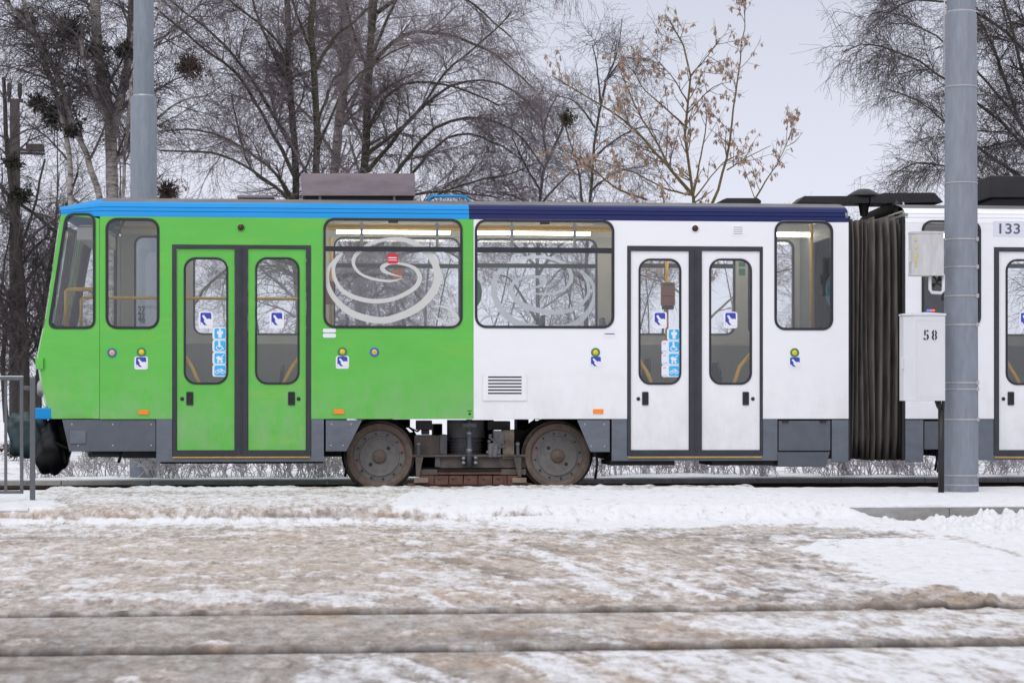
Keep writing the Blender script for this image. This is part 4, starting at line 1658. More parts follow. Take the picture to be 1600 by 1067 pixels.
# stanchion with ticket box
ys_ = YC - .2
railbar([P(1042, 380, ys_), P(1042, 640, ys_)], .018)
mb = MB()
mb.prism(rr(1032, 442, 1052.5, 478, 1.5, 3, ys_), [], side(ys_), -.09, -.01)
mb.prism(rr(1034, 444, 1050, 447.5, 1, 3, ys_), [], side(ys_), -.0925, -.09, 1)
mb.prism(rr(1034, 463, 1050, 464, 0, 3, ys_), [], side(ys_), -.0925, -.09, 2)
mb.prism(rr(1033.5, 478, 1051, 484, 1, 3, ys_), [], side(ys_), -.08, -.02, 2)
mb.build('ticket_box', [M['validator'], M['seatg'], M['rubber']], tram)
railbar([P(1268, 350, YC - .1), P(1268, 520, YC - .1)], .017)
railbar([P(517, 372, YC - .3), P(517, 540, YC - .3)], .017)
mb = MB()
mb.prism(rr(508, 440, 521, 476, 1.5, 3, YC - .3), [], side(YC - .3), -.08, -.01)
mb.build('ticket_box', M['validator'], tram)


def seat(px, Y, top, m_, face=1):
    """plastic seat: rounded backrest, cushion, pedestal; face=+1 looks to the right"""
    x = PX(px, Y)
    zt_ = PZ(top, px, Y)
    mb = MB()
    sec = [(-.20, zt_ - .62), (-.215, zt_ - .3), (-.20, zt_ - .08), (-.12, zt_), (.12, zt_), (.20, zt_ - .08), (.215, zt_ - .3), (.20, zt_ - .62)]
    mb.prism(sec, [], lambda a_, c_, d: (x + d * face - (c_ - zt_) * -.12 * face, Y + a_, c_), 0, .035)
    mb.prism([(-.20, 0), (.20, 0), (.20, .36), (-.20, .36)], [], lambda a_, c_, d: (x + (.09 + c_) * face * 1.0, Y + a_, zt_ - .52 + d), 0, .045)
    mb.box(x + (.10 if face > 0 else -.30), x + (.30 if face > 0 else -.10), Y - .08, Y + .08, .9, zt_ - .52)
    o = mb.build('seat', m_, tram, bevel=.012)
    return o


for px, Y, top, mk, fc in ((541, YC + .72, 496, 'seat', 1), (632, YC + .72, 498, 'seat', -1), (700, YC - .72, 520, 'seat', 1), (846, YC + .72, 493, 'seat', 1), (943, YC + .72, 497, 'seat', -1),
                           (440, YC + .7, 570, 'seat', 1), (1010, YC + .72, 560, 'seat', 1), (1120, YC + .72, 566, 'seat', -1), (1500, YC + .6, 500, 'seat', 1)):
    seat(px, Y, top, M[mk], fc)
for px, py, rx, ry, mk in ((742, 457, 11, 22, 'seatg'), (1302, 455, 12, 26, 'seatt')):
    Yh = YC - .55
    mb = MB()
    c_ = (PX(px, Yh), PZ(py, px, Yh))
    el = [(c_[0] + rx * Yh / F * math.cos(2 * math.pi * i / 24), c_[1] + ry * Yh / F * math.sin(2 * math.pi * i / 24)) for i in range(24)]
    mb.prism(el, [], side(Yh), -.02, .02)
    mb.tube([(c_[0], Yh, c_[1] - ry * Yh / F * .9), (c_[0], Yh, .9)], .02, 8)
    mb.build('seat_headrest', M[mk], tram, bevel=.01)
# driver's cab: dashboard, destination box, partition
mb = MB()
mb.box(nose_pt(92, 520)[0], PX(150, YS) - .1, YC - .72, YC + .72, .9, PZ(517, 100, YC))
mb.build('dashboard', M['liner'], tram, bevel=.02)
mb = MB()
x0 = nose_pt(108, 345)[0]
mb.box(x0 + .05, x0 + .30, YC - .72, YC + .72, PZ(383, 110, YC), ZB - .075)
mb.build('destination_box', M['ceil'], tram, bevel=.01)
mb = MB()
for yy in (YC + .05, ):
    mb.add([P(112, 384, yy), P(140, 384, yy), P(113, 515, yy), P(98, 515, yy)], [(0, 1, 2, 3)])
mb.tube([P(136, 384, YC + .5), P(112, 518, YC + .5)], .05, 8)
mb.f, mb.mi, mb.sm = mb.f[1:], mb.mi[1:], mb.sm[1:]
mb.build('windscreen_pillar', M['rubber'], tram)
mb = MB()
mb.tube([P(196, 340, YC + .2), P(182, 370, YC + .2), P(181, 520, YC + .2)], .012, 6)
mb.build('cable', M['rubber'], tram)
# end walls towards the bellows and the very end
mb = MB()
for xa in (XE - .03, X2):
    mb.prism([(YS + .02, ZP), (YF - .02, ZP), (YF - .02, ZB + .1), (YS + .02, ZB + .1)], [[(YC - .45, ZP + .25), (YC + .45, ZP + .25), (YC + .45, ZB - .1), (YC - .45, ZB - .1)]],
             lambda a_, c_, d: (xa + d, a_, c_), 0, .03)
mb.build('end_wall', M['liner'], tram)
mb = MB()
mb.box(X2E - .03, X2E, YS + .01, YF - .01, ZP, ZB + .2)
mb.build('end_wall', M['white'], tram)
mb = MB()
mb.box(PX(1470, YC) - .15, PX(1470, YC) + .15, YC + .1, YC + .16, PZ(520, 1470, YC), PZ(400, 1470, YC), 0)
mb.box(PX(1452, YC), PX(1457, YC), YC + .085, YC + .1, PZ(486, 1470, YC), PZ(483, 1470, YC), 1)
mb.box(PX(1458, YC), PX(1464, YC), YC + .085, YC + .1, PZ(486, 1470, YC), PZ(483, 1470, YC), 2)
mb.build('control_cabinet', [M['rubber'], M['ledb'], M['led']], tram)

# ---- bellows between the sections
mb = MB()
zb0_, zb1_ = PZ(719, 1370, YS + .1), PZ(339, 1370, YS + .1)
NP = 10
xb0_, xb1_ = XE - .01, X2 + .01
rings = []
rng = random.Random(4)
wd = [rng.uniform(.7, 1.4) for _ in range(NP)]
dp = [rng.uniform(.6, 1.15) for _ in range(NP)]
sw_ = [rng.uniform(-.028, .028) for _ in range(NP + 1)]
ph_ = [rng.uniform(0, 6) for _ in range(NP + 1)]
tot = sum(wd)
acc = 0
prof2 = []                      # (t, depth, pleat index)
for i in range(NP):
    for k in range(7):
        f_ = k / 7
        prof2.append(((acc + wd[i] * f_) / tot, .15 * dp[i] * abs(math.sin(math.pi * f_)) ** .75, i + f_))
    acc += wd[i]
prof2.append((1.0, 0.0, NP))
NV = 12
for t, dep_, fi in prof2:
    i0 = min(int(fi), NP - 1)
    ff = fi - i0
    ins = .20 - dep_
    y0_, y1_ = YS + ins, YF - ins
    z0_, z1_ = zb0_ + (.15 - dep_) * .35, zb1_ - (.15 - dep_) * .25 - .02 * abs(math.sin(fi * 1.7))
    xb_c = xb0_ + (xb1_ - xb0_) * t
    edge = math.sin(math.pi * t) ** .5
    loop = []

    def sway(z):
        u = (z - z0_) / (z1_ - z0_)
        a_ = sw_[i0] * math.sin(u * 4 + ph_[i0]) * (1 - ff) + sw_[i0 + 1] * math.sin(u * 4 + ph_[i0 + 1]) * ff
        return xb_c + a_ * edge
    for j in range(NV + 1):
        z = z0_ + (z1_ - z0_) * j / NV
        e_ = .05 * (abs(2 * j / NV - 1) ** 8)
        loop.append((sway(z), y0_ + e_, z))
    for j in range(NV + 1):
        z = z1_ - (z1_ - z0_) * j / NV
        e_ = .05 * (abs(2 * j / NV - 1) ** 8)
        loop.append((sway(z), y1_ - e_, z))
    rings.append(loop)
m_ = len(rings[0])
vs = [p for r_ in rings for p in r_]
fs = []
for i in range(len(rings) - 1):
    for k in range(m_):
        k2 = (k + 1) % m_
        fs.append((i * m_ + k, i * m_ + k2, (i + 1) * m_ + k2, (i + 1) * m_ + k))
mb.add(vs, fs, 0, True)
mb.build('bellows', M['bellows'], tram)
# frame of bellows
mb = MB()
for xa, xb_ in ((XE + .0, XE + .025), (X2 - .03, X2 - .0)):
    mb.prism([(YS + .02, zb0_), (YF - .02, zb0_), (YF - .02, zb1_), (YS + .02, zb1_)], [[(YS + .10, zb0_ + .08), (YF - .10, zb0_ + .08), (YF - .10, zb1_ - .06), (YS + .10, zb1_ - .06)]], lambda a_, c_, d: (xa + d, a_, c_), 0, xb_ - xa)
mb.build('bellows_frame', M['black'], tram, bevel=.005)
# turntable beam and dome cap above the joint
YB = YC - .25
mb = MB()
mb.prism(poly_px([(1238, 320), (1251, 309), (1352, 309), (1352, 320)], YB), [], side(YB), -.18, .18)
mb.prism(poly_px([(1353, 309), (1374, 304.5), (1452, 304), (1466, 319), (1395, 321), (1353, 321)], YB), [], side(YB), -.2, .2)
mb.build('joint_beam', M['black'], tram, bevel=.01)
mb = MB()
cx, _, cz = P(1348, 309, YB)
k = YB / F
mb.lathe([(0, 13.5 * k), (9 * k, 12.5 * k), (18 * k, 8 * k), (26 * k, 3 * k), (27 * k, 1.5 * k), (26 * k, 0), (17 * k, -3 * k), (13 * k, -8 * k), (8 * k, -16 * k), (6 * k, -30 * k)], (cx, YB - .05, cz), 'Z', 28, smooth=True)
mb.build('joint_cap', M['black'], tram)
mb = MB()
mb.tube([P(1396, 318, YB - .3), P(1402, 322, YB - .3), P(1404, 332, YB - .3), P(1404, 342, YB - .3)], .045, 10)
mb.tube([P(1411, 316, YB - .4), P(1413, 325, YB - .4), P(1413, 500, YS + .06), P(1414, 640, YS + .06)], .012, 8, 1)
mb.build('hose', [M['black'], M['steel']], tram)

# ---- roof fittings
YR = YC - .1
mb = MB()
mb.prism(poly_px([(470, 271), (648, 271), (649, 306), (472, 306)], YR - .5), [], side(YR - .5), 0, 1.0)
mb.prism(poly_px([(475, 307), (646, 307), (646, 317), (475, 317)], YR - .42), [], side(YR - .42), 0, .9, 1)
for px in (500, 616):
    mb.prism(poly_px([(px - 2, 305), (px + 2, 305), (px + 2, 318), (px - 2, 318)], YR - .44), [], side(YR - .44), -.03, .02, 0)
mb.build('resistor_box', [M['lilac'], M['black']], tram, bevel=.008)
mb = MB()
mb.prism(poly_px([(370, 305), (427, 305), (429, 309.5), (371, 309.5)], YR - .4), [], side(YR - .4), 0, .8)
mb.prism(poly_px([(373, 310), (426, 310), (426, 317), (373, 317)], YR - .36), [], side(YR - .36), 0, .7, 1)
mb.build('roof_hatch', [M['lilac'], M['roofgrey']], tram, bevel=.006)
mb = MB()
mb.prism(poly_px([(1129, 312), (1136, 309.5), (1184, 309.5), (1190, 314), (1188, 321), (1131, 321)], YR - .4), [], side(YR - .4), 0, .8)
mb.build('roof_hatch', M['black'], tram, bevel=.008)
mb = MB()
mb.tube([P(668, 319, YS + .35), P(671, 310, YS + .35), P(676, 307, YS + .35), P(722, 307, YS + .35), P(728, 309, YS + .35), P(736, 319, YS + .35)], .015, 8)
mb.build('roof_rail', M['blue'], tram)
mb = MB()
mb.prism(poly_px([(1546, 275), (1900, 275), (1900, 309), (1546, 309)], YR - .5), [], side(YR - .5), 0, 1.0)
mb.prism(poly_px([(1552, 310), (1890, 310), (1890, 322), (1552, 322)], YR - .42), [], side(YR - .42), 0, .9)
mb.build('resistor_box', M['black'], tram, bevel=.008)

# ---- wheels and bogie
YW = YC - .7175 - .065
WR = 51.5 * YW / F
WZ = WR - .012
for px in (593, 871):
    X = PX(px, YW)
    for sgn in (1, -1):
        yo = YW if sgn > 0 else 2 * YC - YW
        mb = MB()
        mb.lathe([(h_r, h_y * sgn) for h_r, h_y in [(.262, .02), (.285, -.004), (.300, -.008), (WR - .006, -.004), (WR, .004), (WR, .105), (WR + .026, .115), (WR + .026, .135), (WR - .04, .15)]], (X, yo, WZ), 'Y', 64, smooth=False)
        w_ = mb.build('wheel', M['tyre'], tram)
        mb = MB()
        mb.lathe([(r_, y_ * sgn) for r_, y_ in [(0, .004), (.15, .006), (.180, .006), (.186, .0), (.205, .0), (.210, .012), (.262, .016), (.27, .03)]], (X, yo, WZ), 'Y', 48, 0)
        for k in range(12):
            a_ = 2 * math.pi * (k + .3) / 12
            mb.lathe([(0, -.004 * sgn), (.010, -.003 * sgn), (.011, .014 * sgn)], (X + .235 * math.cos(a_), yo, WZ + .235 * math.sin(a_)), 'Y', 6, 1)
        for a_ in (42, 222) if px < 700 else (138, 318):
            mb.lathe([(0, .0025 * sgn), (.019, .002 * sgn), (.020, .006 * sgn)], (X + .125 * math.cos(rad(a_)), yo, WZ + .125 * math.sin(rad(a_))), 'Y', 12, 1)
        for a_ in ((18, 200) if px < 700 else (162, 340)):
            for da in (-4, 4):
                cxx, czz = X + .245 * math.cos(rad(a_ + da)), WZ + .245 * math.sin(rad(a_ + da))
                mb.box(cxx - .006, cxx + .006, yo + (.007 if sgn > 0 else -.012), yo + (.012 if sgn > 0 else -.007), czz - .012, czz + .012, 2)
        mb.build('wheel_disc', [M['wheelg'], M['black'], M['red']], w_)
        mb = MB()
        mb.lathe([(r_, y_ * sgn) for r_, y_ in [(0, -.038), (.02, -.038), (.024, -.032), (.036, -.032), (.040, -.026), (.058, -.024), (.068, -.014), (.072, .006)]], (X, yo, WZ), 'Y', 28, 0, smooth=True)
        mb.build('hub', M['wheel'], w_)
    mb = MB()
    mb.tube([(X, YW + .1, WZ), (X, 2 * YC - YW - .1, WZ)], .07, 14)
    mb.build('axle', M['underframe'], tram)
    # black mud ring behind the wheel
    mb = MB()
    mb.lathe([(WR + .05, .15), (WR + .05, .26), (WR - .02, .26)], (X, YW, WZ + .02), 'Y', 40)
    mb.build('wheel_guard', M['underframe'], tram)


def bx(x0, y0, x1, y1, d0, d1, mi=0, mb=None):
    q = rr(x0, y0, x1, y1, 0, 1, YW)
    mb.prism(q, [], side(YW), d0, d1, mi)


mb = MB()
BM = [M['bogie'], M['bogieg'], M['tan'], M['rust'], M['steel'], M['underframe'], M['black']]
bx(648, 680, 690, 712, .08, .5, 0, mb)          # motor casing left
bx(688, 679, 699, 710, .06, .4, 1, mb)
bx(640, 710, 826, 714, .0, .6, 0, mb)            # top plate of beam
bx(684, 714, 826, 731, .05, .5, 0, mb)           # cross beam
bx(680, 714, 688, 730, .03, .2, 1, mb)
bx(640, 730, 826, 745, .14, .5, 5, mb)
bx(652, 657, 676, 672, .1, .4, 6, mb)
bx(660, 672, 672, 679, .14, .3, 6, mb)
bx(764, 658, 800, 672, .2, .6, 6, mb)
bx(640, 676, 650, 712, .3, .6, 5, mb)
bx(800, 672, 826, 712, .25, .7, 5, mb)
o = mb.build('bogie_frame', BM, tram, bevel=.006)
# spring pot with rings
mb = MB()
xs_, kk = PX(731, YW), YW / F
zs = lambda y: PZ(y, 731, YW)
prof_ = [(0, zs(657)), (29 * kk, zs(657)), (30 * kk, zs(661)), (30 * kk, zs(684))]
y_ = 685
for i in range(5):
    prof_ += [(25 * kk, zs(y_)), (25 * kk, zs(y_ + 2.4)), (28 * kk, zs(y_ + 2.8)), (28 * kk, zs(y_ + 4.6))]
    y_ += 5
prof_ += [(29 * kk, zs(711)), (0, zs(711))]
mb.lathe(prof_, (xs_, YW + .33, 0), 'Z', 32, 0)
mb.build('bolster_spring', M['bogieg'], tram)
# damper
mb = MB()
mb.tube([P(733, 655, YW), P(733, 700, YW), P(733, 728, YW)], .030, 12)
mb.tube([P(733, 673, YW), P(733, 680, YW)], .034, 12, 1)
mb.tube([P(733, 700, YW), P(733, 704, YW), P(733, 711, YW)], [.036, .036, .022], 12, 1)
mb.box(PX(722, YW), PX(744, YW), YW - .03, YW + .1, PZ(667, 733, YW), PZ(661, 733, YW), 2)
for bxp, byp in ((724, 716), (724, 723), (743, 715), (743, 723)):
    mb.lathe([(0, -.05), (.016, -.048), (.021, -.04), (.021, .05)], (PX(bxp, YW), YW, PZ(byp, bxp, YW)), 'Y', 10, 1, smooth=True)
mb.build('damper', [mat('blue_grey_steel', (.14, .155, .19), .4, var=.15), M['steel'], M['bogieg']], tram)
# brake caliper
mb = MB()
bx(771, 673, 788, 700, .02, .2, 1, mb)
bx(786, 672, 804, 717, .04, .25, 0, mb)
bx(784, 717, 793, 726, .06, .2, 0, mb)
bx(763, 692, 782, 714, -.02, .15, 1, mb)
mb.tube([P(775, 696, YW - .03), P(773, 714, YW - .03)], .03, 10, 1)
mb.tube([P(760, 707, YW), P(790, 696, YW)], .018, 8, 1)
mb.tube([P(764, 682, YW), P(773, 690, YW), P(770, 705, YW)], .014, 8, 1)
for a_, b_ in ((766, 680), (764, 689), (781, 697), (779, 707), (792, 690)):
    mb.lathe([(0, -.045), (.014, -.042), (.017, -.03), (.017, .06)], (PX(a_, YW), YW, PZ(b_, a_, YW)), 'Y', 8, 1)
mb.build('brake_unit', [M['tan'], mat('caliper_grey', (.20, .195, .20), .5, var=.25, scale=15)], tram, bevel=.006)
# track brake shoe
mb = MB()
bx(652, 733, 822, 742, .0, .2, 0, mb)
for i in range(7):
    x0 = 656 + 22.8 * i
    bx(x0, 743, x0 + 21.6, 757, -.02, .12, 3, mb)
mb.prism(poly_px([(636, 755), (832, 755), (826, 763), (642, 763)], YW), [], side(YW), .0, .10, 3)
bx(683, 732.5, 783, 737, -.01, .01, 5, mb)
bx(683, 738, 783, 741, -.03, .02, 3, mb)
for px in (655, 808):
    bx(px - 8, 746, px + 14, 754, -.05, .02, 2, mb)
for px in (686, 708, 732, 755, 778):
    mb.lathe([(0, -.035), (.012, -.033), (.014, -.02)], (PX(px, YW), YW, PZ(747, px, YW)), 'Y', 8, 0)
mb.build('track_brake', BM, tram, bevel=.005)
# hanger rods
for px in (654, 809):
    mb = MB()
    mb.tube([P(px, 690, YW), P(px, 712, YW)], .018, 8, 1)
    mb.prism(poly_px([(px - 5, 714), (px + 7, 714), (px + 1, 745), (px - 4, 745)] if px < 700 else [(px - 7, 714), (px + 5, 714), (px + 5, 745), (px, 745)], YW), [], side(YW), -.04, .02, 0)
    mb.tube([P(px, 692, YW), P(px, 695, YW)], .024, 8, 2)
    mb.build('brake_hanger', [M['bogie'], M['bogieg'], M['steel']], tram, bevel=.004)
# far bogie side silhouettes and cables
mb = MB()
yb_ = YC + .2
for x0, y0, x1, y1 in ((560, 668, 600, 740), (700, 656, 770, 735), (640, 690, 830, 740), (860, 670, 905, 740), (676, 662, 690, 700), (596, 655, 640, 668), (806, 655, 824, 690), (845, 655, 905, 668)):
    q = rr(x0, y0, x1, y1, 0, 1, yb_)
    mb.prism(q, [], side(yb_), -.15, .2)
for pts in ([(812, 668), (824, 664), (836, 656)], [(806, 690), (818, 682), (826, 668), (842, 662)], [(640, 668), (652, 674), (668, 660)], [(630, 660), (645, 672), (652, 684)], [(826, 676), (834, 671), (848, 673)]):
    mb.tube([P(x, y, YC - .2) for x, y in pts], .012, 6)
mb.build('bogie_equipment', M['underframe'], tram)


# ---- coupler under a tarpaulin at the nose
def blob(name, m_, cx, cz, rx, ry, rz, tilt, seed, y=None, sq=2.6):
    """draped cover: superellipsoid with folds"""
    nu, nv = 40, 28
    vs, fs = [], []
    for j in range(nv + 1):
        ph = -math.pi / 2 + math.pi * j / nv
        for i in range(nu):
            th = 2 * math.pi * i / nu
            c = lambda v: math.copysign(abs(v) ** (2 / sq), v)
            x, y_, z = c(math.cos(ph)) * c(math.cos(th)), c(math.cos(ph)) * c(math.sin(th)), c(math.sin(ph))
            fold = 1 + .07 * math.sin(5 * th + 3 * z + seed) * math.cos(ph) + .05 * math.sin(9 * x + 6 * z + seed * 2) + .03 * math.sin(14 * y_ + 11 * z + seed)
            x, y_, z = x * rx * fold, y_ * ry * fold, z * rz * fold
            vs.append((cx + x + tilt * z, YC + y_, cz + z))
    for j in range(nv):
        for i in range(nu):
            i2 = (i + 1) % nu
            fs.append((j * nu + i, j * nu + i2, (j + 1) * nu + i2, (j + 1) * nu + i))
    mb = MB()
    mb.add(vs, fs, 0, True)
    return mb.build(name, m_, tram)


kk = YC / F
blob('coupler_cover', M['tarp'], PX(40, YC - .2), PZ(680, 40, YC), 30 * kk, 20 * kk, 34 * kk, -.05, 1.0, sq=3.2)
blob('drawbar_cover', M['tarpb'], PX(80, YC - .2), PZ(697, 80, YC), 27 * kk, 34 * kk, 43 * kk, .12, 2.3, sq=2.3)
mb = MB()
mb.tube([P(80, 665, YC), P(150, 668, YC)], .09, 10)
mb.tube([P(84, 690, YC - .3), P(104, 700, YC - .3), P(125, 692, YC - .3)], .015, 8)
mb.build('drawbar', M['underframe'], tram)

# ================================================================== POLES, CABINETS, FENCE
YP = 20.03


def mast(name, label, px_c, Y, pts, group, sides=12):
    """pts: (z, radius) from the ground; stepped steel mast"""
    x = PX(px_c, Y)
    t = thing(name, label, 'pole', (x, Y, pts[0][0]), group)
    mb = MB()
    mb.lathe([(r_, z_) for z_, r_ in pts[:2]] + [(pts[1][1] - .012, pts[1][0] + .02)], (x, Y, 0), 'Z', 36, smooth=True)
    mb.build('lower_section', M['pole'], t)
    mb = MB()
    mb.lathe([(r_, z_) for z_, r_ in pts[2:]] + [(0, pts[-1][0])], (x, Y, 0), 'Z', 36, smooth=True)
    mb.build('upper_section', M['pole'], t)
    mb = MB()
    mb.lathe([(pts[1][1] - .014, pts[1][0] + .012), (pts[2][1] + .004, pts[1][0] + .026), (pts[2][1] + .002, pts[1][0] + .034)], (x, Y, 0), 'Z', 24, smooth=True)
    mb.build('weld_seam', M['strap'], t)
    return t, x


kp = YP / F * 1.024
polr, xpr = mast('catenary_pole', 'grey steel mast on the right platform with strapped-on cabinets in front of the white tram', 1501.5, YP,
                 [(PZ(769, 1500, YP), 27 * kp), (PZ(24, 1500, YP), 24.2 * kp), (PZ(24, 1500, YP), 22.3 * kp), (9.0, 17 * kp)], 'catenary poles')
for i, py in enumerate((137, 287, 375, 418, 463, 508, 598, 608, 655, 742, 757)):
    f_ = (769 - py) / 745
    r_ = (27 - 2.8 * f_) * kp
    z_ = PZ(py, 1500, YP)
    mb = MB()
    mb.lathe([(r_ * .97, z_ - .007), (r_ + .004, z_ - .007), (r_ + .004, z_ + .007), (r_ * .97, z_ + .007)], (xpr, YP, 0), 'Z', 24, 0)
    if py not in (137, 287, 757):
        a_ = rad(-38)
        mb.box(xpr + r_ * math.cos(a_) - .012, xpr + r_ * math.cos(a_) + .016, YP + r_ * math.sin(a_) - .02, YP + r_ * math.sin(a_) + .015, z_ - .018, z_ + .02)
    mb.build('strap', M['strap'], polr)
# steel tie along the upper section
mb = MB()
mb.tube([P(1476, -10, YP - .1), P(1475.5, 22, YP - .1), P(1474.5, 120, YP - .12)], .008, 6)
mb.build('wire', M['strap'], polr)

YPL = 25.68
kq = YPL / F * .99
poll, xpl = mast('catenary_pole', 'grey steel mast behind the green tram front, numbered 27 over 46', 224.5, YPL,
                 [(PZ(752, 225, YPL), 21.8 * kq), (PZ(154, 225, YPL), 20.4 * kq), (PZ(154, 225, YPL), 16.3 * kq), (9.5, 13 * kq)], 'catenary poles')
mb = MB()
for s_, py, ww in (('27', 484.5, 11), ('46', 498, 11)):
    vs, fs = text_mesh(s_, ww * kq, 13 * kq, .02)
    X, Z = PX(221, YPL - .17), PZ(py, 221, YPL - .17)
    # follow the round of the mast
    out = []
    for a_, c_ in vs:
        out.append((X + a_, YPL - 21.6 * kq - .004, Z + c_))
    mb.add(out, fs)
mb.box(PX(215, YPL), PX(229, YPL), YPL - 21.6 * kq - .006, YPL - 21.6 * kq - .001, PZ(492, 221, YPL), PZ(491.2, 221, YPL))
mb.build('pole_number', M['ink'], poll)


# cabinets on the right mast: turned a little so that their left side shows
def cabinet(name, label, px0, px1, py0, py1, side_px, m_, ms, gable, depth, strapped):
    Yf = YP - .30
    x1, z0, z1 = PX(px1, Yf), PZ(py1, px1, Yf), PZ(py0, px1, Yf)
    xs_ = PX(px0 + side_px, Yf)
    x0 = PX(px0, Yf)
    t = thing(name, label, 'cabinet', ((xs_ + x1) / 2, Yf, z0))
    mb = MB()
    # front face runs xs_..x1, chamfered left flank xs_..x0 going back
    plan = [(xs_, Yf), (x1, Yf + .02), (x1 + .0, Yf + depth), (x0, Yf + depth), (x0, Yf + depth * .35)]
    top = z1 - (gable * .5)
    mb.prism(plan, [], lambda a_, c_, d: (a_, c_, d), z0, top)
    if gable:
        c = [(a_ - .008 if a_ < (x0 + x1) / 2 else a_ + .008, b_ - .008 if b_ < Yf + .1 else b_) for a_, b_ in plan]
        xm_, ym_ = (xs_ + x1) / 2 - .02, Yf + depth * .3
        vs = [(a_, b_, top + .001) for a_, b_ in c] + [(a_, b_, top + .02) for a_, b_ in c] + [(xm_, ym_, z1 + .01)]
        fs = [tuple(range(5))[::-1]]
        for i in range(5):
            j = (i + 1) % 5
            fs.append((i, j, 5 + j, 5 + i))
            fs.append((5 + i, 5 + j, 10))
        mb.add(vs, fs, 0)
    else:
        mb.prism([(a_ + (-.006 if a_ < (x0 + x1) / 2 else .004), b_ - .006) for a_, b_ in plan], [], lambda a_, c_, d: (a_, c_, d), top - .018, top + .004)
        mb.prism([(a_ + (-.006 if a_ < (x0 + x1) / 2 else .004), b_ - .006) for a_, b_ in plan], [], lambda a_, c_, d: (a_, c_, d), z0 - .004, z0 + .018)
    mb.build('housing', m_, t, bevel=.004)
    # handle on the flank
    mb = MB()
    hz = z0 + (z1 - z0) * .42
    mb.box(x0 - .025, x0 + .004, Yf + depth * .30, Yf + depth * .30 + .03, hz - .05, hz + .06)
    mb.build('handle', ms, t, bevel=.008)
    # bracket to the mast
    mb = MB()
    for zz in (z0 + .1, z1 - .1):
        mb.box(x1 - .12, x1 - .004, Yf + depth, YP - .02, zz - .015, zz + .015)
    mb.build('bracket', M['strap'], t)
    return t, (x0, xs_, x1, z0, z1, Yf)


cb, g_ = cabinet('electrical_cabinet', 'large pale grey cabinet with stencilled number 58 on the right mast', 1415, 1478, 489, 626, 15, M['cabinet'], M['cabinet_s'], .05, .22, True)
mb = MB()
Yf = g_[5] + .0
for s_, cx in (('5', 1447.5), ('8', 1460.5)):
    vs, fs = text_mesh(s_, 8.8 * Yf / F, 16 * Yf / F, .015)
    X, Z = PX(cx, Yf), PZ(523.5, cx, Yf)
    mb.add([(X + a_, Yf + .02 * (X + a_ - g_[1]) / (g_[2] - g_[1]) - .003, Z + c_) for a_, c_ in vs], fs)
mb.build('cabinet_number', M['ink'], cb)
# stencil bridges: thin pale bars over the digits
mb = MB()
for cx in (1447.3, 1460.5):
    X = PX(cx, Yf)
    mb.box(X - .0035, X + .0035, Yf + .003, Yf + .009, PZ(532, cx, Yf), PZ(515, cx, Yf))
sx0, sx1 = g_[0], g_[1]
mb.build('stencil_gap', M['cabinet'], cb)
mb = MB()
mb.prism([(g_[1] + .012, g_[3] + .03), (g_[2] - .012, g_[3] + .03), (g_[2] - .012, g_[4] - .07), (g_[1] + .012, g_[4] - .07)],
         [[(g_[1] + .015, g_[3] + .033), (g_[2] - .015, g_[3] + .033), (g_[2] - .015, g_[4] - .073), (g_[1] + .015, g_[4] - .073)]],
         lambda a_, c_, d: (a_, Yf + .02 * (a_ - g_[1]) / (g_[2] - g_[1]) + d, c_), -.0015, .0)
mb.build('door_seam', M['cabinet_s'], cb)

cs, h_ = cabinet('meter_box', 'small weathered grey box high on the right mast above the cabinet numbered 58', 1427, 1476, 362, 430, 11, M['cabinet_w'], M['cabinet_w'], 0, .17, True)
mb = MB()
Yb = h_[5] + .06
mb.tube([P(1453, 428, Yb), P(1453, 452, Yb), P(1456, 457, Yb), P(1470, 458, Yb), P(1474, 454, Yb), P(1474, 430, Yb)], .016, 10)
mb.build('conduit_loop', M['cabinet'], cs)
mb = MB()
for pts in ([(1458, 430), (1464, 440), (1472, 436)], [(1456, 445), (1466, 443), (1473, 448), (1473, 470)], [(1470, 430), (1462, 444), (1457, 448)]):
    mb.tube([P(x, y, Yb + .02) for x, y in pts], .012, 8)
mb.build('cable', M['black'], cs)
mb = MB()
for py, hh, ww in ((372, 4, 3), (383, 5, 3), (395, 14, 3.4), (412, 4, 3)):
    x_ = PX(1432.5, h_[5])
    mb.box(x_ - .012, x_ + .008, h_[5] + .019, h_[5] + .027, PZ(py + hh, 1432, h_[5]), PZ(py, 1432, h_[5]))
mb.build('warning_label', mat('yellow_label', (.62, .50, .18), .5, var=.2), cs)
# black cable conduit from the cabinet down to the ground
ccd = thing('cable_conduit', 'black cable pipe running from the cabinet numbered 58 down into the snow', 'conduit', P(1470, 768, YP - .18))
mb = MB()
mb.tube([P(1470.5, 640, YP - .19), P(1470.5, 769, YP - .19)], .030, 12)
mb.build('pipe', M['black'], ccd)
mb = MB()
for pts in ([(1462, 624), (1465, 634), (1470, 642)], [(1468, 624), (1469, 642)], [(1474, 624), (1473, 642)]):
    mb.tube([P(x, y, YP - .20) for x, y in pts], .016, 8)
mb.build('cable', M['black'], ccd)

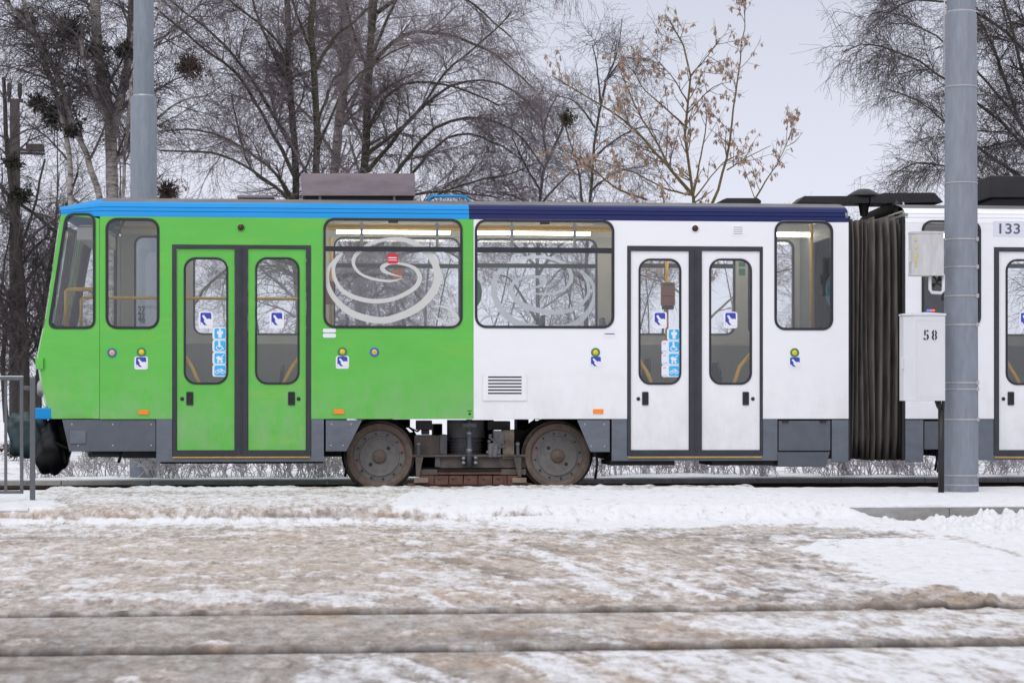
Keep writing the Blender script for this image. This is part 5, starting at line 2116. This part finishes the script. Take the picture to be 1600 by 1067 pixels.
# guard rail at the left
YG = 18.57
gr = thing('guard_rail', 'grey steel guard rail at the end of the left platform', 'railing', P(51, 783, YG))
mb = MB()
x_, kz = PX(51, YG), YG / F
mb.box(PX(47, YG), PX(54.8, YG), YG - .022, YG + .022, PZ(785, 51, YG), PZ(589.5, 51, YG))
mb.build('post', M['rail_fence'], gr, bevel=.004)
mb = MB()
xl_ = PX(-190, YG)
xr_ = PX(36.5, YG)
zt_, zb_ = PZ(588.5, 20, YG), PZ(771, 20, YG)
mb.box(xl_, xr_, YG - .016, YG + .016, zt_ - .03, zt_)
mb.box(xl_, xr_, YG - .016, YG + .016, zb_, zb_ + .026)
mb.box(xr_ - .028, xr_, YG - .014, YG + .014, zb_ + .026, zt_ - .03)
mb.build('frame', M['rail_fence'], gr, bevel=.004)
for px in (9, -22, -53, -84, -115, -146, -177):
    mb = MB()
    mb.box(PX(px - 2.2, YG), PX(px + 2.2, YG), YG - .010, YG + .010, zb_ + .026, zt_ - .03)
    mb.build('bar', M['rail_fence'], gr)
mb = MB()
for py in (606, 754):
    z_ = PZ(py, 42, YG)
    mb.box(xr_, PX(47, YG), YG - .012, YG + .012, z_ - .018, z_ + .018)
    mb.lathe([(0, -.02), (.008, -.019), (.009, -.012)], (PX(42, YG), YG, z_), 'Y', 8)
mb.build('clamp', M['rail_fence'], gr, bevel=.003)
mb = MB()
mb.box(xl_, xr_, YG - .012, YG + .012, zt_ + .0005, zt_ + .007)
mb.build('snow_cap', M['snow'], gr, bevel=.003)
mb = MB()
mb.box(PX(-194, YG), PX(-187, YG), YG - .022, YG + .022, PZ(785, 51, YG), PZ(589.5, 51, YG))
mb.build('post', M['rail_fence'], gr, bevel=.004)

# wooden utility pole far left
YU = 41.0
up = thing('utility_pole', 'dark wooden utility pole with two insulators at the far left among the trees', 'pole', P(24, 650, YU))
mb = MB()
mb.tube([P(24, 655, YU), P(23, 156, YU)], [.12, .095], 12)
mb.build('wooden_post', M['wood'], up)
for px in (14.5, 31):
    mb = MB()
    mb.tube([P(px, 156, YU), P(px, 148, YU), P(px, 132, YU), P(px, 130, YU)], [.018, .045, .045, .03], 8)
    mb.build('insulator', M['black'], up)
mb = MB()
mb.box(PX(12, YU), PX(36, YU), YU - .06, YU + .06, PZ(160, 24, YU), PZ(155, 24, YU))
mb.build('crossarm', M['wood'], up)
mb = MB()
for y in (234, 239):
    mb.tube([P(24, y, YU), P(70, y + 2, YU)], .03, 6)
mb.box(PX(42, YU), PX(68, YU), YU - .15, YU + .15, PZ(236, 24, YU), PZ(226, 24, YU))
mb.build('crossarm', M['wood'], up)


# ================================================================== TREES
def resample(pts, n):
    pts = np.array(pts, float)
    c = np.array(catmull([tuple(p) for p in pts], 6))
    d = np.concatenate([[0], np.cumsum(np.linalg.norm(np.diff(c, axis=0), axis=1))])
    t = np.linspace(0, d[-1], n)
    return np.stack([np.interp(t, d, c[:, k]) for k in range(3)], -1)


def tubes(pts, rads, sides):
    """pts (N,S,3), rads (N,S) -> verts, quads"""
    N, S_, _ = pts.shape
    d = np.empty_like(pts)
    d[:, 1:-1] = pts[:, 2:] - pts[:, :-2]
    d[:, 0] = pts[:, 1] - pts[:, 0]
    d[:, -1] = pts[:, -1] - pts[:, -2]
    d /= np.linalg.norm(d, axis=-1, keepdims=True) + 1e-9
    ref = np.zeros_like(d)
    ref[..., 1] = 1.0
    flip = np.abs(d[..., 1]) > .85
    ref[flip] = (1, 0, 0)
    u = np.cross(d, ref)
    u /= np.linalg.norm(u, axis=-1, keepdims=True) + 1e-9
    w = np.cross(d, u)
    a = np.arange(sides) * 2 * np.pi / sides
    v = pts[:, :, None, :] + rads[:, :, None, None] * (u[:, :, None, :] * np.cos(a)[None, None, :, None] + w[:, :, None, :] * np.sin(a)[None, None, :, None])
    idx = np.arange(N * S_ * sides).reshape(N, S_, sides)
    nx = np.roll(idx, -1, axis=2)
    q = np.stack([idx[:, :-1], nx[:, :-1], nx[:, 1:], idx[:, 1:]], -1).reshape(-1, 4)
    return v.reshape(-1, 3), q


def mesh_obj(name, parts, m_, parent):
    vs, qs, o = [], [], 0
    for v, q in parts:
        vs.append(v)
        qs.append(q + o)
        o += len(v)
    me = raw_mesh(name, np.concatenate(vs), np.concatenate(qs))
    me.polygons.foreach_set('use_smooth', np.ones(sum(len(q) for q in qs), dtype=bool))
    me.materials.append(m_)
    ob = bpy.data.objects.new(name, me)
    C.objects.link(ob)
    adopt(ob, parent)
    return ob


def unit(v):
    return v / (np.linalg.norm(v, axis=-1, keepdims=True) + 1e-9)


def spawn(rng, pts, rads, lv):
    """children of one level, all at once"""
    N, S_, _ = pts.shape
    plen = np.linalg.norm(np.diff(pts, axis=1), axis=-1).sum(1)
    if lv.get('by_len'):
        w = plen / plen.sum()
        par = rng.choice(N, size=int(lv['n']), p=w)
    else:
        par = np.repeat(np.arange(N), lv['n'])
    M_ = len(par)
    t = rng.uniform(lv.get('t0', .2), lv.get('t1', 1.0), M_) * (S_ - 1)
    i = np.minimum(t.astype(int), S_ - 2)
    f = (t - i)[:, None]
    p = pts[par, i] * (1 - f) + pts[par, i + 1] * f
    d0 = unit(pts[par, i + 1] - pts[par, i])
    r = rads[par, i] * (1 - f[:, 0]) + rads[par, i + 1] * f[:, 0]
    rnd = rng.normal(size=(M_, 3))
    rnd[:, 1] *= lv.get('flat', 1.0)
    perp = unit(rnd - d0 * (rnd * d0).sum(-1, keepdims=True))
    ang = np.radians(rng.normal(lv['ang'], lv.get('angv', 12), M_))[:, None]
    d = d0 * np.cos(ang) + perp * np.sin(ang) + np.array(lv.get('bias', (0, 0, 0)))
    d = unit(d)
    L = lv['len'] * rng.uniform(.5, 1.25, M_) * (1 - lv.get('short', .45) * t / (S_ - 1))
    sg = lv['seg']
    out = np.empty((M_, sg + 1, 3))
    out[:, 0] = p
    trop = np.array(lv.get('trop', (0, 0, 0)), float)
    for k in range(sg):
        d = unit(d + rng.normal(size=(M_, 3)) * lv.get('wander', .15) + trop)
        out[:, k + 1] = out[:, k] + d * (L / sg)[:, None]
    r0 = np.clip(r * lv.get('rr', .55), lv.get('rmin', .003), lv.get('rmax', .05))
    rr3 = r0[:, None] * np.linspace(1, lv.get('tip', .35), sg + 1)[None]
    return out, np.maximum(rr3, lv.get('rfloor', .0022))


def tree(name, label, cat, limbs, Y, levels, seed, mt, mc, trunk_levels=1, group=None, dy=1.2, seg0=14, thin=1.0):
    """limbs: list of (pixel polyline, r0 px, r1 px[, depth offset])"""
    rng = np.random.default_rng(seed)
    pts, rads = [], []
    base = None
    for l in limbs:
        pl, r0, r1 = l[:3]
        off = rng.uniform(-dy, dy) if len(l) < 4 else l[3]
        n = len(pl)
        w = [P(x, y, Y + off * (k / max(1, n - 1)) ** 1.0) for k, (x, y) in enumerate(pl)]
        q = resample(w, seg0)
        L = np.linalg.norm(np.diff(q, axis=0), axis=1).sum()
        jit = rng.normal(size=q.shape) * .006 * L * .5
        jit[0] = 0
        q = q + jit
        pts.append(q)
        rads.append(thin * (r0 + (r1 - r0) * np.linspace(0, 1, seg0) ** .7) * Y / F * (.78 if base is not None else .92))
        if base is None:
            base = q[0]
    pts, rads = np.array(pts), np.array(rads)
    t = thing(name, label, cat, tuple(float(c) for c in base), group)
    tr, cr_ = [tubes(pts, rads, 9)], []
    all_l = [(pts, rads)]
    cur = (pts, rads)
    for k, lv in enumerate(levels):
        cur = spawn(rng, *(all_l[lv.get('from', -1)]), lv)
        all_l.append(cur)
        (tr if k < trunk_levels - 1 else cr_).append(tubes(*cur, lv.get('sides', 3)))
    mesh_obj('trunk', tr, mt, t)
    mesh_obj('crown', cr_, mc, t)
    return t, all_l, rng


def ball(parent, name, px, py, Y, rpx, m_, rng, n=900, leaf=.05, flat=.8):
    """round clump of small leaves on forked twigs (mistletoe)"""
    c = np.array(P(px, py, Y))
    R = rpx * Y / F
    d = unit(rng.normal(size=(n, 3)))
    rad_ = R * rng.uniform(.25, 1, n) ** .5
    d[:, 2] *= flat
    lob = .62 + .38 * np.sin(d[:, :1] * 4.3 + px) * np.cos(d[:, 2:] * 3.7 + py) + .30 * np.sin(d[:, :1] * 9 + d[:, 2:] * 7 + px)
    p = c + d * rad_[:, None] * np.clip(lob, .45, 1.2) * 1.15
    u = unit(rng.normal(size=(n, 3)))
    v = unit(np.cross(u, rng.normal(size=(n, 3))))
    s = leaf * rng.uniform(.5, 1.2, n)[:, None]
    q = np.stack([p - u * s, p + v * s * .4, p + u * s, p - v * s * .4], 1).reshape(-1, 3)
    idx = np.arange(n * 4).reshape(n, 4)
    # twigs
    k = n // 6
    d2 = unit(rng.normal(size=(k, 3)))
    tp = np.stack([c + d2 * R * .05, c + d2 * R * .5 + rng.normal(size=(k, 3)) * R * .08, c + d2 * R * .72 + rng.normal(size=(k, 3)) * R * .14], 1)
    tv, tq = tubes(tp, np.tile(np.array([.010, .007, .004]), (k, 1)), 3)
    return mesh_obj(name, [(q, idx), (tv, tq)], m_, parent)


DROOP = (0, 0, -.16)
birch_lv = lambda n1, n2, n3, ln=1.5: [
    dict(n=n1, by_len=True, len=ln, ang=38, seg=6, wander=.13, trop=(0, 0, -.02), rr=.5, rmin=.008, rmax=.03, sides=5, t0=.12, flat=.8),
    dict(n=int(n2 * 1.15), by_len=True, len=.95, ang=42, seg=8, wander=.17, trop=(0, 0, -.085), rr=.5, rmin=.0045, rmax=.0085, sides=3, t0=.05),
    dict(n=int(n3 * 1.0), by_len=True, len=.42, ang=46, seg=5, wander=.20, trop=(0, 0, -.11), rr=.6, rmin=.0030, rmax=.0042, sides=3, t0=.05, short=.2)]
wood_lv = lambda n1, n2, n3, ln=1.5, up=.0: [
    dict(n=n1, by_len=True, len=ln, ang=42, seg=6, wander=.16, trop=(0, 0, up), rr=.5, rmin=.008, rmax=.032, sides=5, t0=.12, flat=.8),
    dict(n=int(n2 * 1.05), by_len=True, len=.9, ang=44, seg=7, wander=.18, trop=(0, 0, up - .05), rr=.5, rmin=.0040, rmax=.009, sides=3, t0=.05),
    dict(n=int(n3 * .9), by_len=True, len=.42, ang=48, seg=5, wander=.20, trop=(0, 0, -.06), rr=.6, rmin=.0030, rmax=.0042, sides=3, t0=.05, short=.2)]

# far-left scrub, almost black
tree('scrub_tree', 'dark tangled scrub tree left of the tram nose beside the utility pole', 'tree', [
    ([(40, 655), (36, 500), (26, 360), (10, 220), (5, 120)], 11, 3), ([(60, 660), (62, 540), (80, 420), (100, 330), (120, 270)], 7, 2),
    ([(40, 600), (20, 520), (-20, 420), (-60, 300)], 6, 2), ([(10, 660), (5, 520), (30, 400), (60, 300), (70, 250)], 6, 2), ([(30, 420), (60, 380), (90, 370), (110, 380)], 4, 1),
    ([(70, 660), (85, 560), (60, 440), (50, 380)], 5, 1), ([(-10, 660), (-5, 500), (20, 330)], 5, 1), ([(-60, 200), (0, 290), (60, 340), (110, 380)], 5, 3),
    ([(-40, 430), (20, 470), (80, 520), (110, 540)], 3, 1)], 37,
    wood_lv(120, 1500, 6500, 1.2), 3, M['bark'], M['twigd'], dy=1.5)
t1, _, rg = tree('birch', 'pale forked birch with mistletoe clumps left of the left mast', 'tree', [
    ([(172, 660), (172, 420), (176, 310), (178, 210), (170, 150), (150, 80), (148, 0), (140, -90)], 14, 8, 0.2),
    ([(177, 215), (186, 160), (200, 100), (204, 40), (210, -80)], 10, 6, 0.0),
    ([(158, 320), (140, 255), (112, 190), (92, 120), (50, 50), (0, -10)], 7, 4), ([(112, 330), (106, 225), (96, 175), (75, 110), (45, 40), (30, -40)], 6, 4),
    ([(170, 190), (150, 150), (130, 90), (126, 60)], 7, 3), ([(190, 320), (197, 240), (202, 180), (208, 120), (240, 40), (260, -30)], 4, 2),
    ([(180, 170), (210, 120), (245, 70), (300, 20), (330, -20)], 5, 2), ([(165, 110), (110, 60), (60, 20), (20, -10)], 5, 2),
    ([(178, 260), (230, 200), (280, 160), (330, 150)], 4, 1.5)], 34,
    birch_lv(110, 1500, 6500, 1.4), 11, M['birch'], M['twigd'], dy=1.2)
for px, py, r_ in ((112, 48, 42), (88, 180, 38), (60, 162, 22), (40, 30, 24), (150, 78, 28), (196, 80, 22), (112, 205, 18), (30, 305, 24), (20, 255, 18)):
    ball(t1, 'mistletoe', px, py, 34 + rg.uniform(-.5, .5), r_, M['misto'], rg, n=int(22 * r_), leaf=.040)
ball(t1, 'brown_leaf_clump', 297, 105, 34.5, 34, M['mistb'], rg, n=950, leaf=.024)
ball(t1, 'brown_leaf_clump', 262, 300, 34.5, 28, M['mistb'], rg, n=850, leaf=.024)
tree('broadleaf_tree', 'dark olive twin-trunk bare tree rising behind the roof box', 'tree', [
    ([(466, 660), (466, 420), (463, 310), (458, 200), (453, 100), (450, -60)], 8, 5, .3), ([(492, 660), (492, 420), (492, 310), (496, 200), (490, 100), (488, 20), (492, -70)], 9.5, 6, 0),
    ([(462, 280), (425, 205), (372, 120), (310, 70), (244, 12)], 4.5, 2), ([(455, 230), (400, 135), (340, 60), (270, 5)], 4.5, 2), ([(466, 320), (420, 262), (350, 215), (300, 203), (252, 206)], 4, 1.5),
    ([(470, 330), (400, 270), (335, 240), (252, 236)], 4, 1.5), ([(492, 110), (520, 62), (560, 28), (610, -20)], 4, 2), ([(497, 190), (520, 130), (545, 100), (560, 70)], 3.5, 2),
    ([(494, 240), (515, 190), (540, 140), (590, 95), (640, 70)], 3.5, 1.5), ([(455, 140), (425, 80), (400, 20), (385, -40)], 4, 2), ([(490, 90), (470, 40), (450, -20)], 3.5, 2),
    ([(452, 110), (430, 60), (330, -20)], 3, 2), ([(480, 420), (400, 400), (330, 440), (290, 500)], 5, 2), ([(490, 430), (450, 370), (420, 330)], 4, 2), ([(495, 460), (545, 430), (600, 420), (660, 470)], 5, 2),
    ([(460, 330), (440, 300), (390, 260), (362, 150)], 3, 1.5)], 36,
    wood_lv(150, 2600, 12500, 1.4), 5, M['barko'], M['twig'], dy=1.6)
tree('birch', 'slender pale birch trunk between the dark trunks above the roof box', 'tree', [
    ([(512, 660), (514, 420), (518, 320), (532, 200), (542, 100), (536, 20), (540, -80)], 10, 7, .2), ([(530, 210), (560, 140), (580, 60), (600, -10)], 4, 2),
    ([(540, 110), (520, 60), (500, 0)], 4, 2), ([(525, 250), (480, 180), (440, 150), (400, 140)], 4, 2)], 39.5, birch_lv(50, 900, 4500, 1.4), 23, M['birch'], M['twig'])
tree('broadleaf_tree', 'wide bare tree whose arching branches droop right of the roof box', 'tree', [
    ([(566, 660), (566, 430), (568, 310), (573, 200), (582, 60), (588, -60)], 9, 6, .2), ([(574, 268), (625, 205), (680, 150), (740, 125), (800, 140), (840, 180)], 5, 1.5),
    ([(598, 300), (655, 225), (705, 190), (760, 185), (815, 215), (850, 265)], 5, 1.5), ([(574, 205), (605, 150), (655, 128), (720, 140), (780, 165)], 4, 1.5),
    ([(582, 100), (630, 55), (700, 55), (770, 85), (830, 135)], 5, 1.5), ([(590, 20), (660, -20), (730, 0), (800, 60)], 5, 1.5), ([(620, 300), (700, 215), (765, 220), (815, 250)], 4, 1.5),
    ([(588, -20), (680, -80), (780, -90), (850, -40)], 5, 2), ([(580, 120), (555, 60), (540, 0)], 4, 2), ([(572, 330), (620, 310), (700, 300), (780, 310)], 4, 1.5),
    ([(630, 330), (720, 290), (800, 270), (835, 255)], 3, 1.2), ([(585, 80), (610, 20), (640, -40)], 4, 2), ([(566, 440), (620, 400), (690, 390), (740, 420)], 5, 2), ([(570, 400), (650, 350), (740, 340), (820, 380)], 5, 2), ([(566, 480), (610, 450), (640, 500)], 4, 2),
    ([(574, 240), (640, 190), (700, 110), (760, 60), (800, 20)], 4, 1.5)], 37.5,
    birch_lv(150, 2600, 13000, 1.5), 7, M['barko'], M['twig'], dy=1.8)
tree('hanging_birch', 'birch high behind with hanging twigs at the top edge of the sky', 'tree', [
    ([(560, 655), (562, 420), (570, 200), (580, 20), (590, -160)], 7, 5, 0), ([(585, -60), (640, -130), (740, -170), (840, -130), (890, -60)], 5, 2), ([(588, -100), (680, -140), (790, -120), (862, -40)], 4, 2), ([(585, -80), (660, -120), (760, -110), (815, -40)], 4, 2)], 42,
    [dict(n=40, by_len=True, len=1.2, ang=40, seg=6, wander=.12, trop=(0, 0, -.16), rr=.5, rmin=.008, rmax=.02, sides=4, t0=.4),
     dict(n=500, by_len=True, len=.9, ang=30, seg=6, wander=.10, trop=(0, 0, -.32), rr=.5, rmin=.005, rmax=.009, sides=3, t0=.1),
     dict(n=2200, by_len=True, len=.40, ang=30, seg=3, wander=.12, trop=(0, 0, -.35), rr=.6, rmin=.0035, rmax=.005, sides=3)], 29, M['bark'], M['twig'])
tree('small_tree', 'small grey bushy tree left of the seed-hung tree', 'tree', [
    ([(838, 655), (840, 420), (842, 320), (852, 260), (872, 215), (890, 170)], 5, 2), ([(846, 300), (822, 260), (800, 215)], 3, 1.2), ([(856, 250), (850, 200), (870, 150)], 3, 1.2), ([(845, 320), (880, 280), (910, 255)], 3, 1.2),
    ([(842, 330), (810, 310), (780, 300)], 2.5, 1), ([(840, 420), (800, 380), (760, 370)], 4, 1.5), ([(840, 430), (880, 380), (930, 370)], 4, 1.5), ([(838, 500), (800, 440), (780, 430)], 4, 1.5)], 38,
    wood_lv(50, 600, 2600, .9, .01), 31, M['bark'], M['twig'], dy=.9)
tq, _, rg2 = tree('small_tree', 'frosted grey tree with a leaning top just left of the seed-hung tree', 'tree', [
    ([(915, 655), (915, 420), (920, 320), (928, 230), (940, 150), (960, 100), (985, 85), (1015, 95)], 5, 1.5, 0), ([(938, 160), (932, 100), (925, 70)], 2.5, 1), ([(945, 130), (965, 80), (972, 30)], 2.5, .8),
    ([(910, 330), (905, 270), (890, 220), (880, 180)], 3, 1), ([(925, 250), (960, 220), (1000, 200), (1030, 205)], 3, 1), ([(922, 300), (960, 270), (1010, 260)], 3, 1), ([(930, 200), (900, 160), (870, 150)], 2.5, 1),
    ([(916, 400), (960, 350), (1020, 340)], 4, 1.5), ([(916, 440), (880, 420), (860, 440)], 3, 1), ([(918, 480), (980, 430), (1030, 440)], 3.5, 1.2)], 36.5,
    wood_lv(80, 900, 4200, .8, .01), 33, M['bark'], M['twigg'], dy=.9)
ball(tq, 'evergreen_clump', 887, 185, 36.5, 17, mat('yellow_green_leaf', (.05, .042, .012), .8, var=.4, scale=5), rg2, n=260, leaf=.036)

# tree with hanging seeds
ash_lv = [dict(n=190, by_len=True, len=.80, ang=45, seg=5, wander=.09, trop=(0, 0, .05), rr=.5, rmin=.006, rmax=.014, sides=4, t0=.15, flat=.7),
          dict(n=900, by_len=True, len=.28, ang=48, seg=3, wander=.12, trop=(0, 0, .02), rr=.55, rmin=.004, rmax=.007, sides=3, t0=.15)]
ta, alv, rga = tree('seed_hung_tree', 'slim ochre-barked tree with hanging brown seed clusters against open sky', 'tree', [
    ([(1086, 655), (1086, 430), (1083, 320), (1076, 250), (1071, 185), (1080, 110), (1064, 60), (1046, 28)], 7, 1.5, 0), ([(1080, 302), (1045, 262), (1000, 212), (955, 175), (905, 145), (862, 118)], 5, 1.2),
    ([(1048, 264), (1030, 230), (1000, 180), (975, 125), (966, 98)], 3.6, 1.0), ([(1074, 200), (1040, 170), (1005, 138), (990, 110)], 3, 1), ([(1112, 320), (1134, 250), (1150, 150), (1158, 80), (1167, -5)], 4, 1),
    ([(1083, 305), (1096, 240), (1104, 190), (1100, 150)], 3, 1), ([(1010, 312), (965, 295), (920, 260), (875, 230)], 3.4, 1), ([(1082, 305), (1040, 295), (990, 270), (930, 250)], 3, 1), ([(1170, 330), (1195, 285), (1215, 255), (1234, 212)], 3, .8),
    ([(1136, 266), (1170, 245), (1204, 228)], 2, .8), ([(1078, 120), (1100, 95), (1125, 60)], 2.2, .8), ([(1072, 180), (1110, 140), (1140, 128)], 2.2, .8), ([(1085, 310), (1130, 255), (1165, 240)], 2.4, .8),
    ([(1074, 160), (1050, 120), (1018, 85)], 2.2, .8), ([(1086, 400), (1040, 350), (980, 330)], 4, 1.5), ([(1086, 440), (1130, 400), (1180, 390)], 4, 1.5), ([(1086, 480), (1030, 430), (1000, 420)], 4, 1.5), ([(1086, 520), (1140, 470), (1200, 430), (1240, 420)], 4, 1.5)], 33,
    ash_lv, 47, M['ash'], M['ashtwig'], dy=1.0, thin=.80)
# seed clusters hang under the twigs
tw = alv[2][0]
l1 = alv[1][0]
sel = rga.choice(len(tw), 560, replace=False)
sel2 = rga.choice(len(l1), 190, replace=True)
pos = np.concatenate([tw[sel, 2], l1[sel2, 3]])
vs, qs = [], []
for p in pos:
    for k in range(rga.integers(4, 9)):
        q0 = p + rga.normal(size=3) * .013
        L = rga.uniform(.04, .085)
        az = rga.uniform(0, 2 * np.pi)
        w = np.array([math.cos(az), math.sin(az), 0]) * L * .22
        dn = np.array([rga.normal() * .02, rga.normal() * .02, -L])
        mid_ = q0 + dn * .6
        nrm = np.cross(w, dn)
        nrm = nrm / np.linalg.norm(nrm) * .004
        b0 = len(vs)
        vs += [q0, mid_ + w + nrm, q0 + dn, mid_ - w - nrm]
        qs.append((b0, b0 + 1, b0 + 2, b0 + 3))
mesh_obj('seed_clusters', [(np.array(vs), np.array(qs))], M['seedm'], ta)

tree('birch', 'drooping birch at the right edge behind the right mast', 'tree', [
    ([(1665, 660), (1662, 430), (1655, 320), (1640, 200), (1625, 60), (1620, -80)], 12, 8, 0), ([(1645, 290), (1590, 180), (1560, 90), (1520, 20), (1470, -40)], 6, 2), ([(1648, 300), (1580, 205), (1510, 150), (1440, 100), (1370, 72), (1318, 82)], 5, 1.2),
    ([(1650, 330), (1570, 260), (1500, 210), (1440, 160), (1385, 140)], 5, 1.2), ([(1650, 380), (1580, 310), (1510, 270), (1440, 255), (1390, 275)], 4.5, 1.2), ([(1640, 220), (1600, 120), (1580, 40), (1560, -40)], 6, 2),
    ([(1630, 120), (1570, 50), (1500, 10), (1430, 0), (1390, 20)], 5, 1.5), ([(1645, 260), (1560, 150), (1490, 80), (1430, 40), (1390, 40)], 4.5, 1.2), ([(1650, 350), (1600, 280), (1550, 250)], 4, 1.5), ([(1655, 420), (1600, 380), (1540, 380), (1480, 410)], 5, 2)], 34,
    birch_lv(120, 2300, 11500, 1.2), 53, M['bark'], M['twigd'], dy=1.2)

# scrub seen through the windows and beside the nose
scr = [(330, 44, 'tall thin scrub far behind the green doors'), (690, 45, 'thin scrub far behind the large green-side window'), (960, 45, 'thin scrub far behind the white tram half'), (1230, 46, 'thin scrub far behind the rear window of the white half'), (120, 43, 'dense dark scrub far behind the driver cab'), (1420, 46, 'thin scrub far behind the bellows')]
for i, (px, Y, lab) in enumerate(scr):
    r_ = random.Random(70 + i)
    lim = []
    for k in range(9):
        x0 = px + r_.uniform(-90, 90)
        lean = r_.uniform(-60, 60)
        top = r_.uniform(330, 430) if i != 4 else r_.uniform(200, 360)
        lim.append(([(x0, 652), (x0 + lean * .2, 560), (x0 + lean * .6, 470), (x0 + lean, top)], r_.uniform(2, 4.5), 1))
    tree('scrub', lab, 'shrub', lim, Y, wood_lv(60, 800, 3200, 1.1, .02), 80 + i, M['bark'], M['twig'] if i != 4 else M['twigd'], dy=1.5, seg0=8)

# low brown leafy scrub at the foot of the trees on the left
for i, (px, lab) in enumerate(((30, 'brown leaf litter clump at the foot of the far-left trunks'), (150, 'brown leafy clump below the driver cab, behind the tracks'), (215, 'brown leafy clump just left of the left mast foot'))):
    rg3 = np.random.default_rng(200 + i)
    t = thing('leafy_clump', lab, 'plant', P(px, 705, 31))
    ball(t, 'leaves', px, 702, 31, 34, M['mistb'], rg3, n=500, leaf=.05, flat=.28)

# low frosted shrubs in a row behind the far kerb
protos = []
for i in range(4):
    rg4 = np.random.default_rng(300 + i)
    n = 30
    o0 = np.stack([rg4.normal(size=n) * .16, rg4.normal(size=n) * .10, np.zeros(n)], -1)
    d = unit(np.stack([rg4.normal(size=n) * .5, rg4.normal(size=n) * .35, np.ones(n)], -1))
    L = rg4.uniform(.16, .34, n)
    pts = np.stack([o0 + d * (L * t)[:, None] + rg4.normal(size=(n, 3)) * .012 * (t > 0) for t in np.linspace(0, 1, 5)], 1)
    rads = np.tile(np.linspace(.006, .003, 5), (n, 1))
    c1_ = spawn(rg4, pts, rads, dict(n=5, len=.13, ang=38, seg=3, wander=.15, trop=(0, 0, .05), rr=.7, rmin=.003, rmax=.0045, sides=3, t0=.25, tip=.7))
    c2_ = spawn(rg4, *c1_, dict(n=3, len=.07, ang=40, seg=2, wander=.15, trop=(0, 0, .05), rr=.8, rmin=.0028, rmax=.004, sides=3, t0=.3, tip=.8))
    protos.append(((tubes(pts, rads, 3), tubes(*c1_, 3), tubes(*c2_, 3))))
meshes = []
rs = random.Random(8)
spots = [70, 118, 165, 232, 268, 330, 388, 452, 500, 520, 905, 955, 1010, 1062, 1095, 1150, 1188, 1262, 1310, 1345, 1395, 1432, 1545, 1590, 1650]
marks = {70: 'left of all its row, below the covered coupler', 118: 'under the grey skirt flap of the tram nose', 165: 'under the driver cab side', 232: 'at the foot of the left mast', 268: 'just right of the left mast',
         330: 'under the left green door leaf', 388: 'under the gap between the green doors', 452: 'under the right green door leaf', 500: 'left of the front wheel, second from it', 520: 'touching the view of the front wheel',
         905: 'right behind the rear wheel', 955: 'at the start of the white doors', 1010: 'under the left white door leaf', 1062: 'under the gap of the white doors, left', 1095: 'under the gap of the white doors, right',
         1150: 'under the right white door leaf', 1188: 'at the right end of the white doors', 1262: 'under the grey equipment box', 1310: 'left below the bellows', 1345: 'under the bellows, left', 1395: 'under the bellows, right',
         1432: 'left of the black cable pipe', 1545: 'right of the right mast', 1590: 'at the right edge of the picture', 1650: 'outside the right edge'}
done = {}
for i, px in enumerate(spots):
    k = i % 4
    Yv = 25.1 + rs.uniform(0, .9)
    if k not in done:
        o = mesh_obj('low_shrub', list(protos[k]), M['frost'], None)
        done[k] = o
    else:
        o = done[k].copy()
        C.objects.link(o)
    o.location = (PX(px, Yv), Yv, .0)
    o.rotation_euler = (0, 0, rs.uniform(0, 6.28))
    s_ = rs.uniform(.85, 1.25)
    o.scale = (s_ * 1.1, s_, s_)
    tag(o, 'low frosted shrub behind the far kerb, ' + marks[px], 'shrub', 'frosted shrubs in a row behind the far kerb')
